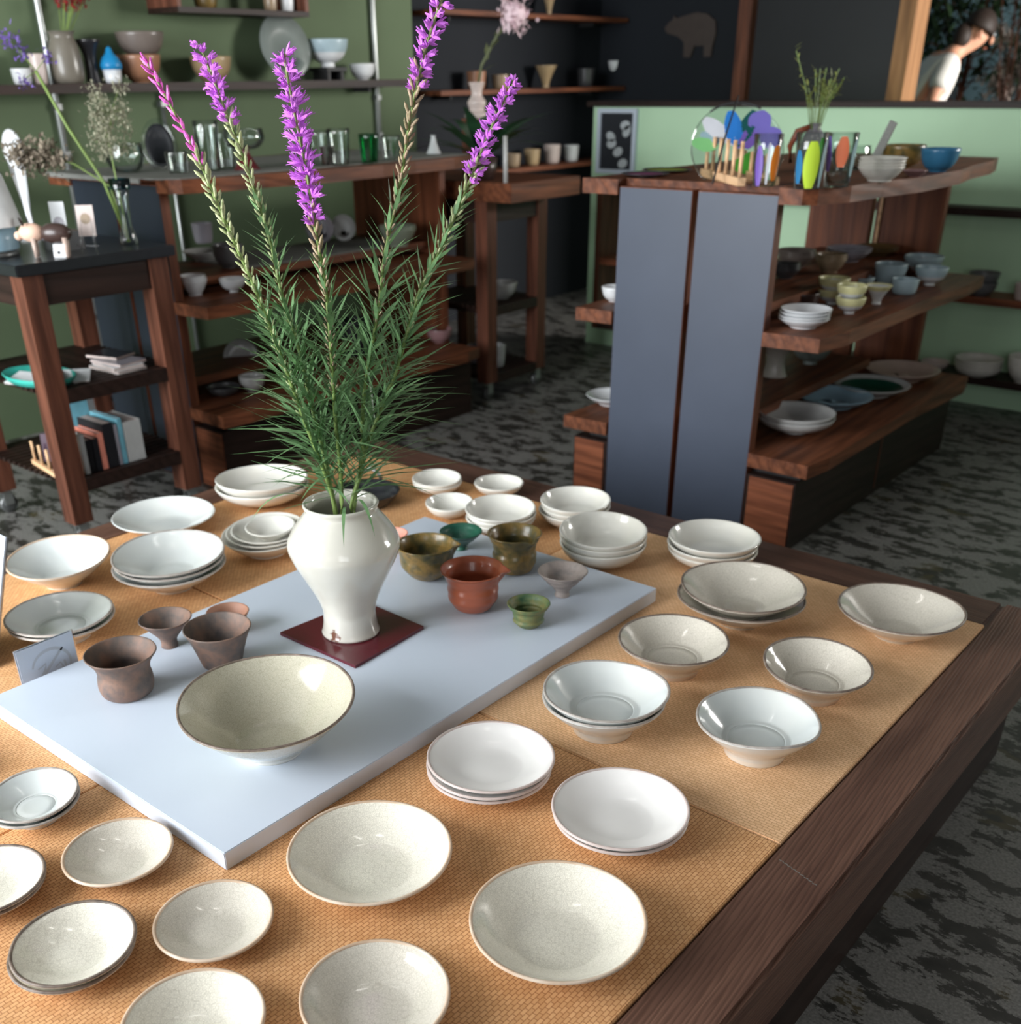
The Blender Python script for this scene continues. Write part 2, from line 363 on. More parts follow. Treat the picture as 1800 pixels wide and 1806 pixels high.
mat_panel(-1.283, -.426, .266, 1.122, 'tatA', 'square woven straw mat at the near right, under the widest crackle plates')
mat_panel(-2.142, -1.283, 1.122, 1.979, 'tatA', 'square woven straw mat at the far left, under the nested white plates')
mat_panel(-2.142, -1.283, .266, 1.122, 'tatA', 'square woven straw mat at the near left, beneath the logo card')
ZT = .3225; ZB = .352
bd = tag(box(-1.6075, -.9715, .5985, 1.672, ZT, ZB, .0012).obj('display_board', 'board'), 'white rectangular display board carrying the vase in the middle of the table', 'board')
# ---------------------------------------------------------------- pottery
def smoothp(pts, n=5):                                # Catmull-Rom through profile points
    P = [pts[0]] + list(pts) + [pts[-1]]; out = []
    for i in range(1, len(P) - 2):
        p0, p1, p2, p3 = P[i - 1], P[i], P[i + 1], P[i + 2]
        for k in range(n):
            t = k / n
            out.append(tuple(.5 * (2 * p1[j] + (p2[j] - p0[j]) * t + (2 * p0[j] - 5 * p1[j] + 4 * p2[j] - p3[j]) * t * t + (3 * p1[j] - p0[j] - 3 * p2[j] + p3[j]) * t ** 3) for j in (0, 1)))
    out.append(pts[-1]); return out
PROF = {   # outer profile, radius and height as fractions
 'saucer': [(.34, 0), (.40, .02), (.62, .26), (.82, .58), (1, 1)],
 'plate': [(.46, 0), (.48, .10), (.66, .30), (.86, .66), (1, 1)],
 'bowl': [(.40, 0), (.43, .08), (.66, .22), (.86, .52), (.96, .80), (1, 1)],
 'well': [(.49, 0), (.53, .16), (.60, .34), (.74, .55), (.88, .77), (1, 1)],
 'deepbig': [(.36, 0), (.40, .10), (.58, .34), (.78, .62), (1, 1)],
 'cup1': [(.60, 0), (.70, .05), (.77, .22), (.76, .42), (.73, .58), (.80, .78), (1, 1)],
 'cup2': [(.32, 0), (.31, .20), (.36, .34), (.56, .56), (.80, .80), (1, 1)],
 'cup3': [(.56, 0), (.60, .06), (.72, .4), (.86, .75), (1, 1)],
 'cup5': [(.36, 0), (.52, .08), (.78, .30), (.90, .56), (.89, .72), (1, 1)],
 'cup7': [(.48, 0), (.66, .07), (.79, .28), (.80, .48), (.77, .62), (.86, .82), (1, 1)],
 'cup8': [(.36, 0), (.54, .06), (.74, .26), (.79, .48), (.78, .64), (.87, .86), (1, 1)],
 'cup6': [(.30, 0), (.28, .2), (.40, .38), (.66, .62), (.86, .84), (1, 1)],
 'cup10': [(.42, 0), (.56, .10), (.72, .28), (.68, .42), (.75, .56), (.72, .66), (.90, .86), (1, 1)],
}
def shell(kind, R, h, t=.0045, seg=72, floor_z=None, ring=0):
    out = [(r * R, z * h) for r, z in smoothp(PROF[kind])]
    k0 = next(i for i, p in enumerate(out) if p[1] > h * .12)
    inn = [(max(r - t * (1.0 if z > h * .9 else 1.15), R * .05), max(z, h * .12) + t * .35) for r, z in out[k0:]]
    fz = (inn[0][1] if floor_z is None else floor_z)
    inner = [(r, max(z, fz)) for r, z in reversed(inn[:-1])]
    rim = [(R - t * .15, h + t * .35), (R - t * .5, h + t * .5), (R - t * .9, h + t * .3)]
    flo = []
    rr = inner[-1][0]
    if ring: flo = [(rr * .995, fz - .0003), (rr * .98, fz - .0012), (rr * .95, fz - .0012), (rr * .93, fz)]
    return [(0, .001), (out[0][0] * .8, .001), (out[0][0] * .84, 0)] + out, rim, inner + flo + [(rr * .6, fz), (rr * .3, fz + ring * .0), (0, fz)]
def pot(name, label, cat, kind, R, h, loc, mat, rimmat=None, footmat=None, group=None, wav=0, tilt=(0, 0), spout=None, ridges=0, t=.0045, seed=1, ring=0, inmat=None, flz=None):
    o, rim, inn = shell(kind, R, h, t, 72, None if flz is None else flz * h, ring)
    if ridges:
        o = [(r + .0007 * sin(z / h * 2 * pi * ridges), z) for r, z in o]; inn = [(r + (.0006 * sin(z / h * 2 * pi * ridges) if r > R * .3 else 0), z) for r, z in inn]
    p1, p2 = seed * 1.7, seed * 2.9
    def warp(r, a, z):
        q = (z / h) if h else 0; q = max(0, q); e = (r / R) ** 2
        rr = r * (1 + wav * e * (.6 * sin(2 * a + p1) + .4 * sin(3 * a + p2)))
        zz = z + (wav * .9 * R * e * q * (.7 * sin(2 * a + p2) + .4 * sin(3 * a + p1)))
        if spout is not None:
            d = (a - spout + pi) % (2 * pi) - pi; g = math.exp(-(d / .17) ** 2) * max(0, (q - .55) / .45) ** 1.5
            rr *= 1 + .17 * g; zz -= .05 * h * g
            g2 = (math.exp(-((abs(d) - .36) / .12) ** 2)) * max(0, (q - .55) / .45) ** 1.5; rr *= 1 - .03 * g2
        x, y = rr * cos(a), rr * sin(a)
        zz += (tilt[0] * x + tilt[1] * y) * q
        return x, y, zz
    th = thing(name, label, cat, loc, group)
    k = next(i for i, q in enumerate(o) if q[1] > h * .13) if footmat else 0
    b = MB(); prof = o[k:] + (rim if not rimmat else []); 
    if inmat: b.lathe(o[k:] + [rim[0]], 72, warp); b.obj('body', mat, th, True); b = MB(); b.lathe(rim + inn, 72, warp); b.obj('inside', inmat, th, True)
    elif rimmat:
        b.lathe(o[k:] + [rim[0]], 72, warp); b.lathe([rim[2]] + inn, 72, warp); b.obj('body', mat, th, True)
    else:
        b.lathe(o[k:] + rim + inn, 72, warp); b.obj('body', mat, th, True)
    if rimmat: 
        r_ = MB(); r_.lathe([(R - t * .02, h + t * .12), (R - t * .02, h + t * .5), (R - t * .5, h + t * .72), (R - t * 1.0, h + t * .45), (R - t * 1.0, h + t * .15)], 72, warp); r_.obj('rim', rimmat, th, True)
    if footmat: f_ = MB(); f_.lathe(o[:k + 1], 72, warp); f_.obj('foot', footmat, th, True)
    return th
POS = {1: [''], 2: ['lower', 'upper'], 3: ['lowest', 'middle', 'topmost'], 4: ['lowest', 'second lowest', 'third', 'topmost']}
def stack(name, label, cat, kind, n, X, Y, R, H, gap, z0, mat, **k):
    hi = H - (n - 1) * gap; tl = k.pop('tilt', (0, 0))
    for i in range(n):
        top = i == n - 1; dx, dy = (0, 0) if top else (rnd.uniform(-.004, .004), rnd.uniform(-.004, .004))
        lb = label.replace('{pos}', POS[n][i])
        pot(name, lb, cat, kind, R * (1 if top else rnd.uniform(.985, 1.01)), hi, (X + dx, Y + dy, z0 + i * gap), mat, group=label.replace('{pos} ', '')[:60] if n > 1 else None, seed=i + R * 100, tilt=tl if top else (tl[0] * .4, tl[1] * .4), **k)
C1, C2, WG = 'crackle', 'crackle2', 'whiteglaze'
def one(*a, **k): stack(a[0], a[1], a[2], a[3], 1, *a[4:], **k)
# crackle plates in front
pot('serving_bowl', 'big crackle-glazed serving bowl with dark rim on the white board', 'bowl', 'deepbig', .1338, .0882, (-1.119, .805, ZB), 'crackle3', 'rimbrown', 'whiteglaze', wav=.025, seed=2, tilt=(-.016, .026))
one('shallow_plate', 'wide crackle plate nearest the front corner of the white board', 'plate', 'saucer', -.817, .719, .1085, .040, 0, ZT, C1, rimmat='beigeclay', wav=.006)
one('shallow_plate', 'widest crackle plate at lower right, closest to the dark table edge', 'plate', 'saucer', -.549, .773, .1072, .040, 0, ZT, C1, rimmat='beigeclay', wav=.006)
one('shallow_plate', 'crackle plate cut by the bottom edge below the wide crackle plate', 'plate', 'saucer', -.639, .552, .0847, .032, 0, ZT, C2, rimmat='beigeclay', wav=.008)
one('shallow_plate', 'medium crackle plate between the board corner and the bottom edge', 'plate', 'saucer', -.884, .515, .0732, .024, 0, ZT, C2, rimmat='beigeclay', wav=.008)
one('shallow_plate', 'grey crackle plate touching the left front edge of the white board', 'plate', 'saucer', -1.092, .514, .0726, .024, 0, ZT, C2, rimmat='beigeclay', wav=.006)
stack('shallow_plate', '{pos} of two stacked crackle plates at lower left with a window reflection', 'plate', 'saucer', 2, -.974, .379, .0731, .032, .009, ZT, C1, rimmat='rimbrown', wav=.008)
stack('shallow_plate', '{pos} of two stacked crackle plates cut by the left picture edge', 'plate', 'saucer', 2, -1.166, .369, .0728, .030, .009, ZT, C1, rimmat='rimbrown', wav=.008, tilt=(.01, -.02))
one('shallow_plate', 'crackle plate cut by the bottom edge at lower left', 'plate', 'saucer', -.765, .398, .0783, .030, 0, ZT, C1, rimmat='beigeclay', wav=.008)
# white plates on the right mats
stack('dessert_plate', '{pos} of three thin white plates stacked beside the board edge', 'plate', 'saucer', 3, -.830, .984, .0955, .0449, .0105, ZT, 'matwhite', rimmat='pinkwhite', wav=.006)
stack('dessert_plate', '{pos} of two thin white plates stacked at the seam of the mats', 'plate', 'saucer', 2, -.616, 1.008, .0957, .0383, .011, ZT, 'matwhite', rimmat='pinkwhite', wav=.006)
stack('soup_bowl', '{pos} of two wavy white soup bowls stacked right of the board', 'bowl', 'well', 2, -.782, 1.212, .0992, .0735, .013, ZT, 'coolglaze', rimmat='rimgrey', footmat='whiteglaze', wav=.03, ring=1, flz=.40)
one('soup_bowl', 'single wavy white soup bowl nearest the right table edge', 'bowl', 'well', -.562, 1.307, .0965, .0611, 0, ZT, 'coolglaze', rimmat='rimgrey', footmat='whiteglaze', wav=.045, ring=1, flz=.38, tilt=(.026, -.031))
one('soup_bowl', 'greyish crackle soup bowl behind the stacked white soup bowls', 'bowl', 'well', -.802, 1.453, .0977, .0586, 0, ZT, C2, rimmat='rimbrown', footmat='beigeclay', wav=.012, ring=1, flz=.38)
one('soup_bowl', 'small deep grey crackle bowl behind the single white soup bowl', 'bowl', 'well', -.569, 1.530, .0902, .0571, 0, ZT, C2, rimmat='rimbrown', footmat='beigeclay', wav=.012, ring=1, flz=.38, tilt=(-.03, .03))
stack('wide_bowl', '{pos} of two wide grey crackle bowls stacked near the back edge', 'bowl', 'deepbig', 2, -.802, 1.701, .1183, .0731, .020, ZT, C2, rimmat='rimbrown', wav=.022)
one('wide_bowl', 'wide grey crackle bowl alone at the far right corner of the table', 'bowl', 'deepbig', -.544, 1.833, .1121, .0546, 0, ZT, C2, rimmat='rimbrown', wav=.018)
# white bowls along the back
stack('noodle_bowl', '{pos} of three white bowls stacked behind the wide grey crackle bowls', 'bowl', 'bowl', 3, -.978, 1.910, .0972, .0634, .014, ZT, WG, wav=.008)
stack('noodle_bowl', '{pos} of three white bowls stacked behind the right corner of the board', 'bowl', 'bowl', 3, -1.172, 1.772, .0942, .0735, .013, ZT, WG, wav=.008, tilt=(-.03, .04))
stack('noodle_bowl', '{pos} of three white bowls stacked deepest, in front of the slate panels', 'bowl', 'bowl', 3, -1.347, 1.913, .0827, .0613, .012, ZT, WG, wav=.008, tilt=(-.02, .025))
stack('noodle_bowl', '{pos} of three white bowls stacked behind the olive spouted cup', 'bowl', 'bowl', 3, -1.458, 1.770, .0820, .0565, .0105, ZT, WG, wav=.008, tilt=(-.02, .03))
one('small_bowl', 'single small white bowl, rightmost of the small ones at the back', 'bowl', 'bowl', -1.621, 1.962, .0630, .030, 0, ZT, WG, wav=.008)
one('small_bowl', 'single small white bowl at the back corner of the white board', 'bowl', 'bowl', -1.618, 1.770, .0585, .034, 0, ZT, WG, wav=.008, tilt=(-.02, .03))
stack('small_bowl', '{pos} of two small white bowls stacked at the very back', 'bowl', 'bowl', 2, -1.756, 1.877, .0630, .0363, .009, ZT, WG, wav=.008, tilt=(-.02, .03))
# left side
stack('serving_plate', '{pos} of two wide white bowls behind the vase at the left back', 'bowl', 'bowl', 2, -2.059, 1.557, .1153, .0592, .016, ZT, WG, wav=.008, tilt=(.02, -.03))
for i, (r, h, z) in enumerate([(.0955, .044, 0), (.0900, .038, .0135), (.083, .034, .0235), (.056, .026, .036)]):
    pot('nested_plate', ['lowest and widest of the nested white plates left of the vase', 'second lowest of the nested white plates left of the vase', 'third of the nested white plates left of the vase', 'smallest white plate inside the nested ones left of the vase'][i], 'plate', 'plate', r, h, (-1.791 + .004 * i, 1.344 + .003 * i, ZT + z), WG, group='nested white plates left of the vase', tilt=(-.03, .045), seed=i)
one('serving_plate', 'single wide white plate at the back left edge of the table', 'plate', 'saucer', -2.095, 1.287, .1198, .034, 0, ZT, 'coolglaze', wav=.012)
stack('soup_plate', '{pos} of three white soup plates with beige undersides stacked left of the board', 'bowl', 'deepbig', 3, -1.797, 1.100, .1152, .0767, .013, ZT, 'coolglaze', rimmat='rimgrey', wav=.012, tilt=(-.02, .03))
one('soup_plate', 'single white soup plate with beige underside at the left table edge', 'bowl', 'deepbig', -1.997, .962, .1051, .0600, 0, ZT, 'coolglaze', rimmat='beigeclay', wav=.012, tilt=(-.035, .055))
stack('soup_plate', '{pos} of two white soup plates behind the logo card', 'bowl', 'well', 2, -1.772, .830, .0981, .0486, .010, ZT, 'coolglaze', rimmat='rimgrey', wav=.015, ring=1, flz=.34)
stack('soup_plate', '{pos} of two white dishes against the left front edge of the board', 'bowl', 'well', 2, -1.283, .500, .0629, .0360, .008, ZT, 'coolglaze', rimmat='rimgrey', wav=.02, ring=1, flz=.34, tilt=(-.03, .05))
one('soup_plate', 'white bowl of which only a sliver shows at the left picture edge', 'bowl', 'well', -1.50, .43, .062, .034, 0, ZT, 'coolglaze', rimmat='rimgrey')
# iron pan behind the vase
pn = thing('iron_pan', 'black iron pan with a pale loop handle behind the vase', 'pan', (-1.834, 1.700, ZT))
MB().lathe([(0, 0), (.05, 0), (.058, .003), (.075, .022), (.083, .034), (.085, .037), (.081, .036), (.07, .02), (.055, .007), (0, .006)], 48).obj('pan_body', 'iron', pn, True)
MB().tube([(-.078, .045, .035), (-.072, .058, .055), (-.055, .07, .064), (-.036, .078, .055), (-.03, .084, .036)], .005, 8).obj('handle', 'metal', pn, True)
# clay cups on the board
pot('tea_cup', 'wide smoky brown clay cup at the left front of the board', 'cup', 'cup1', .0588, .076, (-1.442, .761, ZB), 'smoky', t=.003, wav=.006)
pot('sake_cup', 'small smoky flared cup on a narrow foot behind the wide brown cup', 'cup', 'cup2', .0471, .056, (-1.528, .905, ZB), 'smoky', t=.003, wav=.01, seed=3)
pot('tea_cup', 'straight smoky clay cup partly behind the big crackle bowl', 'cup', 'cup3', .0589, .0707, (-1.401, .926, ZB), 'smoky', t=.003, wav=.008, seed=5)
pot('sake_cup', 'small reddish clay cup hidden behind the straight smoky cup', 'cup', 'cup3', .0395, .041, (-1.488, 1.011, ZB), 'reddish', t=.003)
pot('pouring_bowl', 'dark olive pouring bowl just right of the vase', 'bowl', 'cup5', .0612, .0727, (-1.368, 1.423, ZB), 'olive', t=.0035, spout=.75, ridges=3)
pot('sake_cup', 'small dark green footed cup between the two olive vessels', 'cup', 'cup6', .0468, .041, (-1.412, 1.580, ZB), 'darkgreeng', t=.003, wav=.02, ridges=4)
pot('pouring_jug', 'tall olive spouted jug at the back of the board', 'jug', 'cup7', .0564, .0822, (-1.250, 1.563, ZB), 'olive', t=.0035, spout=-.25, ridges=5, seed=4)
pot('pouring_jug', 'terracotta red spouted jug in the middle of the board cups', 'jug', 'cup8', .0622, .0833, (-1.198, 1.371, ZB), 'terra', t=.0035, spout=.62, ridges=4, seed=6)
pot('sake_cup', 'pale grey footed cup near the right corner of the board', 'cup', 'cup6', .0492, .0526, (-1.099, 1.526, ZB), 'greystone', t=.003, ridges=4, seed=7)
pot('sake_cup', 'small green ridged cup, nearest of the right hand cups', 'cup', 'cup10', .0403, .0457, (-1.070, 1.381, ZB), 'patina', t=.003, ridges=5, seed=8)
pot('sake_cup', 'pink clay cup peeping out behind the vase shoulder', 'cup', 'cup3', .036, .040, (-1.523, 1.478, ZB), 'pinkclay', t=.003)
# lacquer tray and vase
VX, VY = -1.304, 1.147
tr = MB().prism([(-1.403, 1.060), (-1.202, 1.060), (-1.2125, 1.246), (-1.386, 1.252)], ZB, ZB + .006)
tag(tr.obj('lacquer_tray', 'lacquer'), 'dark red lacquer square tray under the white flower vase', 'tray')
vs = thing('flower_vase', 'white glazed shouldered vase holding purple flower spikes on red tray', 'vase', (VX, VY, ZB + .006))
vm = NT('vase_glaze'); vv = vm.co(); vnz = vm.noise(vv, 7, 4)
vb = vm.ramp(vnz, [(.3, S(200, 197, 186)), (.7, S(214, 211, 201))])
sp = vm.n('ShaderNodeVectorMath', operation='DISTANCE'); vm.l(vv, sp.inputs[0]); sp.inputs[1].default_value = (.012, -.052, .012)
sn = vm.n('ShaderNodeMath', operation='MULTIPLY_ADD'); vm.l(vm.noise(vv, 90, 3), sn.inputs[0]); sn.inputs[1].default_value = .03; vm.l(sp.outputs['Value'], sn.inputs[2])
vm.base(vm.mix(vm.ramp(sn.outputs[0], [(.024, (1, 1, 1, 1)), (.027, (0, 0, 0, 1))]), vb, S(122, 84, 68)))
vm.bump(vm.noise(vm.co((1, 1, 14)), 9, 2), .12, .002); M['vaseglaze'] = vm.set(.12, .5)
vp = smoothp([(.051, 0), (.0535, .004), (.051, .012), (.0485, .030), (.0485, .050), (.0575, .078), (.0715, .107), (.088, .140), (.0975, .163), (.0995, .176), (.0965, .188), (.086, .206), (.074, .222), (.0645, .234), (.0625, .240), (.0655, .247)])
vin = [(.0645, .2505), (.0605, .2485), (.058, .241), (.059, .233), (.068, .220), (.080, .205), (.090, .188), (.093, .176), (.080, .14), (.06, .10), (.042, .05), (.042, .01), (0, .008)]
MB().lathe([(0, .001), (.045, .001)] + vp + vin, 80).obj('body', 'vaseglaze', vs, True)
MB().lathe([(.0655, .247), (.0662, .2495), (.0645, .252), (.0615, .2515), (.0600, .249), (.0607, .247)], 80).obj('lip', 'vaseglaze', vs, True)

# ---------------------------------------------------------------- flower spikes in the vase
STEMS = {
 's1': [(-1.311, 1.141, .50), (-1.311, 1.141, .589), (-1.317, 1.131, .657), (-1.333, 1.112, .747), (-1.35, 1.092, .849), (-1.371, 1.069, .963), (-1.392, 1.046, 1.053), (-1.414, 1.023, 1.153), (-1.431, 1.003, 1.214), (-1.447, .984, 1.27)],
 's2': [(-1.312, 1.14, .50), (-1.312, 1.14, .594), (-1.326, 1.138, .693), (-1.343, 1.133, .788), (-1.357, 1.131, .869), (-1.375, 1.125, .938), (-1.39, 1.122, 1.03), (-1.411, 1.114, 1.117), (-1.435, 1.103, 1.201), (-1.462, 1.09, 1.288)],
 's3': [(-1.303, 1.148, .50), (-1.303, 1.148, .589), (-1.296, 1.146, .667), (-1.292, 1.141, .757), (-1.286, 1.138, .85), (-1.281, 1.134, .955), (-1.283, 1.124, 1.053), (-1.282, 1.116, 1.129), (-1.286, 1.104, 1.216), (-1.286, 1.097, 1.274)],
 's4': [(-1.29, 1.159, .50), (-1.29, 1.159, .599), (-1.271, 1.176, .675), (-1.269, 1.177, .733), (-1.26, 1.185, .818), (-1.241, 1.201, .915), (-1.227, 1.214, 1.015), (-1.207, 1.231, 1.102), (-1.191, 1.245, 1.198), (-1.169, 1.263, 1.289), (-1.147, 1.283, 1.355)],
 's5': [(-1.286, 1.163, .50), (-1.286, 1.163, .604), (-1.273, 1.182, .692), (-1.253, 1.209, .767), (-1.235, 1.233, .83), (-1.219, 1.256, .909), (-1.208, 1.274, .96), (-1.187, 1.301, 1.017), (-1.164, 1.33, 1.089), (-1.141, 1.358, 1.166), (-1.116, 1.389, 1.238)]}
# label, height where flowers begin, floret style, height where buds begin, leaf scale
FL = {'s1': ('leftmost flower spike in the white vase, sparse with few pink florets', 1.125, 'sparse', .86, 1.0),
      's2': ('second purple flower spike from the left, leaning over the glass jars', 1.18, 'dense', .98, .85),
      's3': ('central and fluffiest purple flower spike standing upright in the vase', 1.055, 'fluffy', .90, 1.0),
      's4': ('tallest flower spike with purple tip and long bare budded stem', 1.225, 'dense', 1.0, 1.1),
      's5': ('rightmost purple flower spike leaning toward the navy shelves', 1.10, 'dense', .985, 1.0)}
def along(P, s):
    d = [(Vector(P[i + 1]) - Vector(P[i])).length for i in range(len(P) - 1)]; t = s * sum(d)
    for i, L in enumerate(d):
        if t <= L or i == len(d) - 1: return Vector(P[i]).lerp(Vector(P[i + 1]), min(1, t / L)), (Vector(P[i + 1]) - Vector(P[i])).normalized(), sum(d)
        t -= L
def refine(P, n=4):
    Q = [P[0]] + P + [P[-1]]; o = []
    for i in range(1, len(Q) - 2):
        for k in range(n):
            t = k / n; p0, p1, p2, p3 = map(Vector, Q[i - 1:i + 3])
            o.append(.5 * (2 * p1 + (p2 - p0) * t + (2 * p0 - 5 * p1 + 4 * p2 - p3) * t * t + (3 * p1 - p0 - 3 * p2 + p3) * t ** 3))
    o.append(Vector(P[-1])); return o
for key, P0 in STEMS.items():
    lb, zf, style, zb, lsc = FL[key]; r = random.Random(key)
    P = refine(P0); base = Vector(P[0]); t = thing('liatris_stem', lb, 'flower', base, 'purple flower spikes in the white vase')
    P = [p - base for p in P]; n = len(P); bz = base.z
    MB().tube(P, [.0042 * (1 - .62 * i / (n - 1)) for i in range(n)], 7).obj('stem', 'stem', t, True)
    lf, bu, fl, fz = MB(), MB(), MB(), MB()
    L = along(P, .5)[2]; s = .145; k = 0
    while s < .999:
        p, d, _ = along(P, s); z = p.z + bz; a = k * 2.39996 + r.uniform(-.2, .2)
        e1 = d.cross(Vector((0, 0, 1))); e1 = (e1 if e1.length > .05 else Vector((1, 0, 0))).normalized(); e2 = d.cross(e1)
        o = e1 * cos(a) + e2 * sin(a)
        if z < zb + .10:                                   # leaves, long at the foot, short at the top
            u = max(0, min(1, (z - .74) / (zb + .1 - .74))); Ln = lsc * ((.145 - .11 * u ** .9) * r.uniform(.7, 1.15))
            el = .45 + .55 * u + r.uniform(-.25, .25)
            if z > .615: lf.blade(p + o * .002, o * cos(el) + d * sin(el), d, Ln, .0060 * r.uniform(.8, 1.2), r.uniform(.0, .45))
            for _ in range(2):
                if z < .93 and z > .64 and r.random() < .6:
                    a2 = r.uniform(0, 2 * pi); o2 = e1 * cos(a2) + e2 * sin(a2); lf.blade(p, o2 * .8 + d * r.uniform(.15, 1.0), d, Ln * r.uniform(.6, 1.1), .0052, r.uniform(-.1, .5))
        if z > zb - .10 and z < zf + .03:                  # buds
            sz = .0036 + .0030 * min(1, max(0, (z - zb) / (zf - zb + 1e-6)))
            dr = (o * .55 + d * .84).normalized(); bu.ball(p + o * .0035 + dr * sz * 1.1, sz, .44, .44, 1.7, 6, dr)
        if z >= zf:
            q = (z - zf) / (bz + P[-1].z - zf + 1e-6)
            dr = (o * .86 + d * .5).normalized()
            if style == 'sparse':
                if r.random() < .85:
                    ln = r.uniform(.006, .013); fl.tube([p, p + dr * ln * .5 + d * .004, p + dr * ln + d * .010], [.0018, .0029, .0012], 5)
            else:
                R0 = (.0215 if style == 'fluffy' else .0165) * (1 - .35 * q ** 3) * (.75 + .25 * min(1, q * 8))
                bu.ball(p + dr * .004, .0036, .6, .6, 1.2, 6, dr)
                for j in range(9 if style == 'fluffy' else 7):
                    v = (dr + Vector((r.uniform(-.7, .7), r.uniform(-.7, .7), r.uniform(-.5, .7)))).normalized(); ln = R0 * r.uniform(.6, 1.25)
                    b0 = p + dr * .004; fl.tube([b0, b0 + v * ln * .55, b0 + v * ln], [.0017, .0023, .0008], 4, False)
                    if style == 'fluffy' or j % 2:
                        for y in (-1, 1):
                            v2 = (v + Vector((r.uniform(-.5, .5), r.uniform(-.5, .5), r.uniform(-.4, .4)))).normalized(); fl.tube([b0 + v * ln * .5, b0 + v * ln * .5 + v2 * ln * .6], [.0006, .0004], 3, False)
        step = (.0050 if z < .75 else .0038) if z < zf else (.0062 if style == 'fluffy' else .0050)
        s += step / L; k += 1
    if key == 's3':
        for a in ((.05, -.035, .12), (.06, -.02, .13), (-.04, -.05, .125)): lf.blade(a, Vector((a[0] * .8, a[1] * 1.2, .03)), (0, 0, 1), .115, .0065, 2.0, 7)
    lf.obj('foliage', 'leaf', t)
    bu.obj('bud_spike', 'bud' if key in ('s3', 's4') else 'budg', t, True)
    fl.obj('flower_spike', 'pinkfl' if style == 'sparse' else 'purple', t)

# ---------------------------------------------------------------- cards on the table
cd = thing('logo_card', 'small white card with a grey round slashed emblem in a clear holder', 'card', (-1.628, .722, ZT))
box(-.0022, .0022, -.056, .056, .002, .082).obj('holder', 'acrylic', cd)
box(-.0040, -.0030, -.053, .053, .004, .080).obj('backing', 'board', cd)
pc = box(.0028, .0036, -.053, .053, .003, .0805); pc.obj('card_face', 'board', cd)
em = MB()
def strip(pts, w, x=.0040):
    P = [Vector((x, a, b)) for a, b in pts]; vs = []; n = len(P)
    for i, p in enumerate(P):
        d = (P[min(i + 1, n - 1)] - P[max(i - 1, 0)]).normalized(); s_ = Vector((0, -d.z, d.y)); ww = w * (.55 + .45 * sin(pi * i / (n - 1))) if n > 2 else w
        vs += [p - s_ * ww / 2, p + s_ * ww / 2]
    em.add(vs, [(2 * i, 2 * i + 1, 2 * i + 3, 2 * i + 2) for i in range(n - 1)])
strip([(-.030 + 0 * k, 0) if False else (.004 + .036 * cos(a), .031 + .033 * sin(a)) for k, a in enumerate([2.9 - 3.4 * q / 14 for q in range(15)])], .006)
strip([(-.026, .006), (.0, .032), (.030, .058)], .006)
strip([(-.022, .034), (-.006, .040), (-.010, .028), (-.020, .018)], .005)
strip([(.010, .026), (.020, .032), (.024, .022), (.012, .012), (.004, .014)], .004)
strip([(.028, .034), (.030, .016)], .004)
strip([(-.004, .008), (.016, .010)], .003)
em.obj('emblem', plain('emblem_grey', S(184, 191, 200), .5, .03), cd)
c2 = thing('sign_card', 'white sign card leaning back, cut by the left picture edge', 'card', (-1.828, .678, ZT), None, (-.34, 0, 0))
box(-.075, .075, -.0015, .0015, .001, .245).obj('sign_face', 'board', c2)
box(-.077, .077, .002, .004, .002, .243).obj('sign_back', 'acrylic', c2)

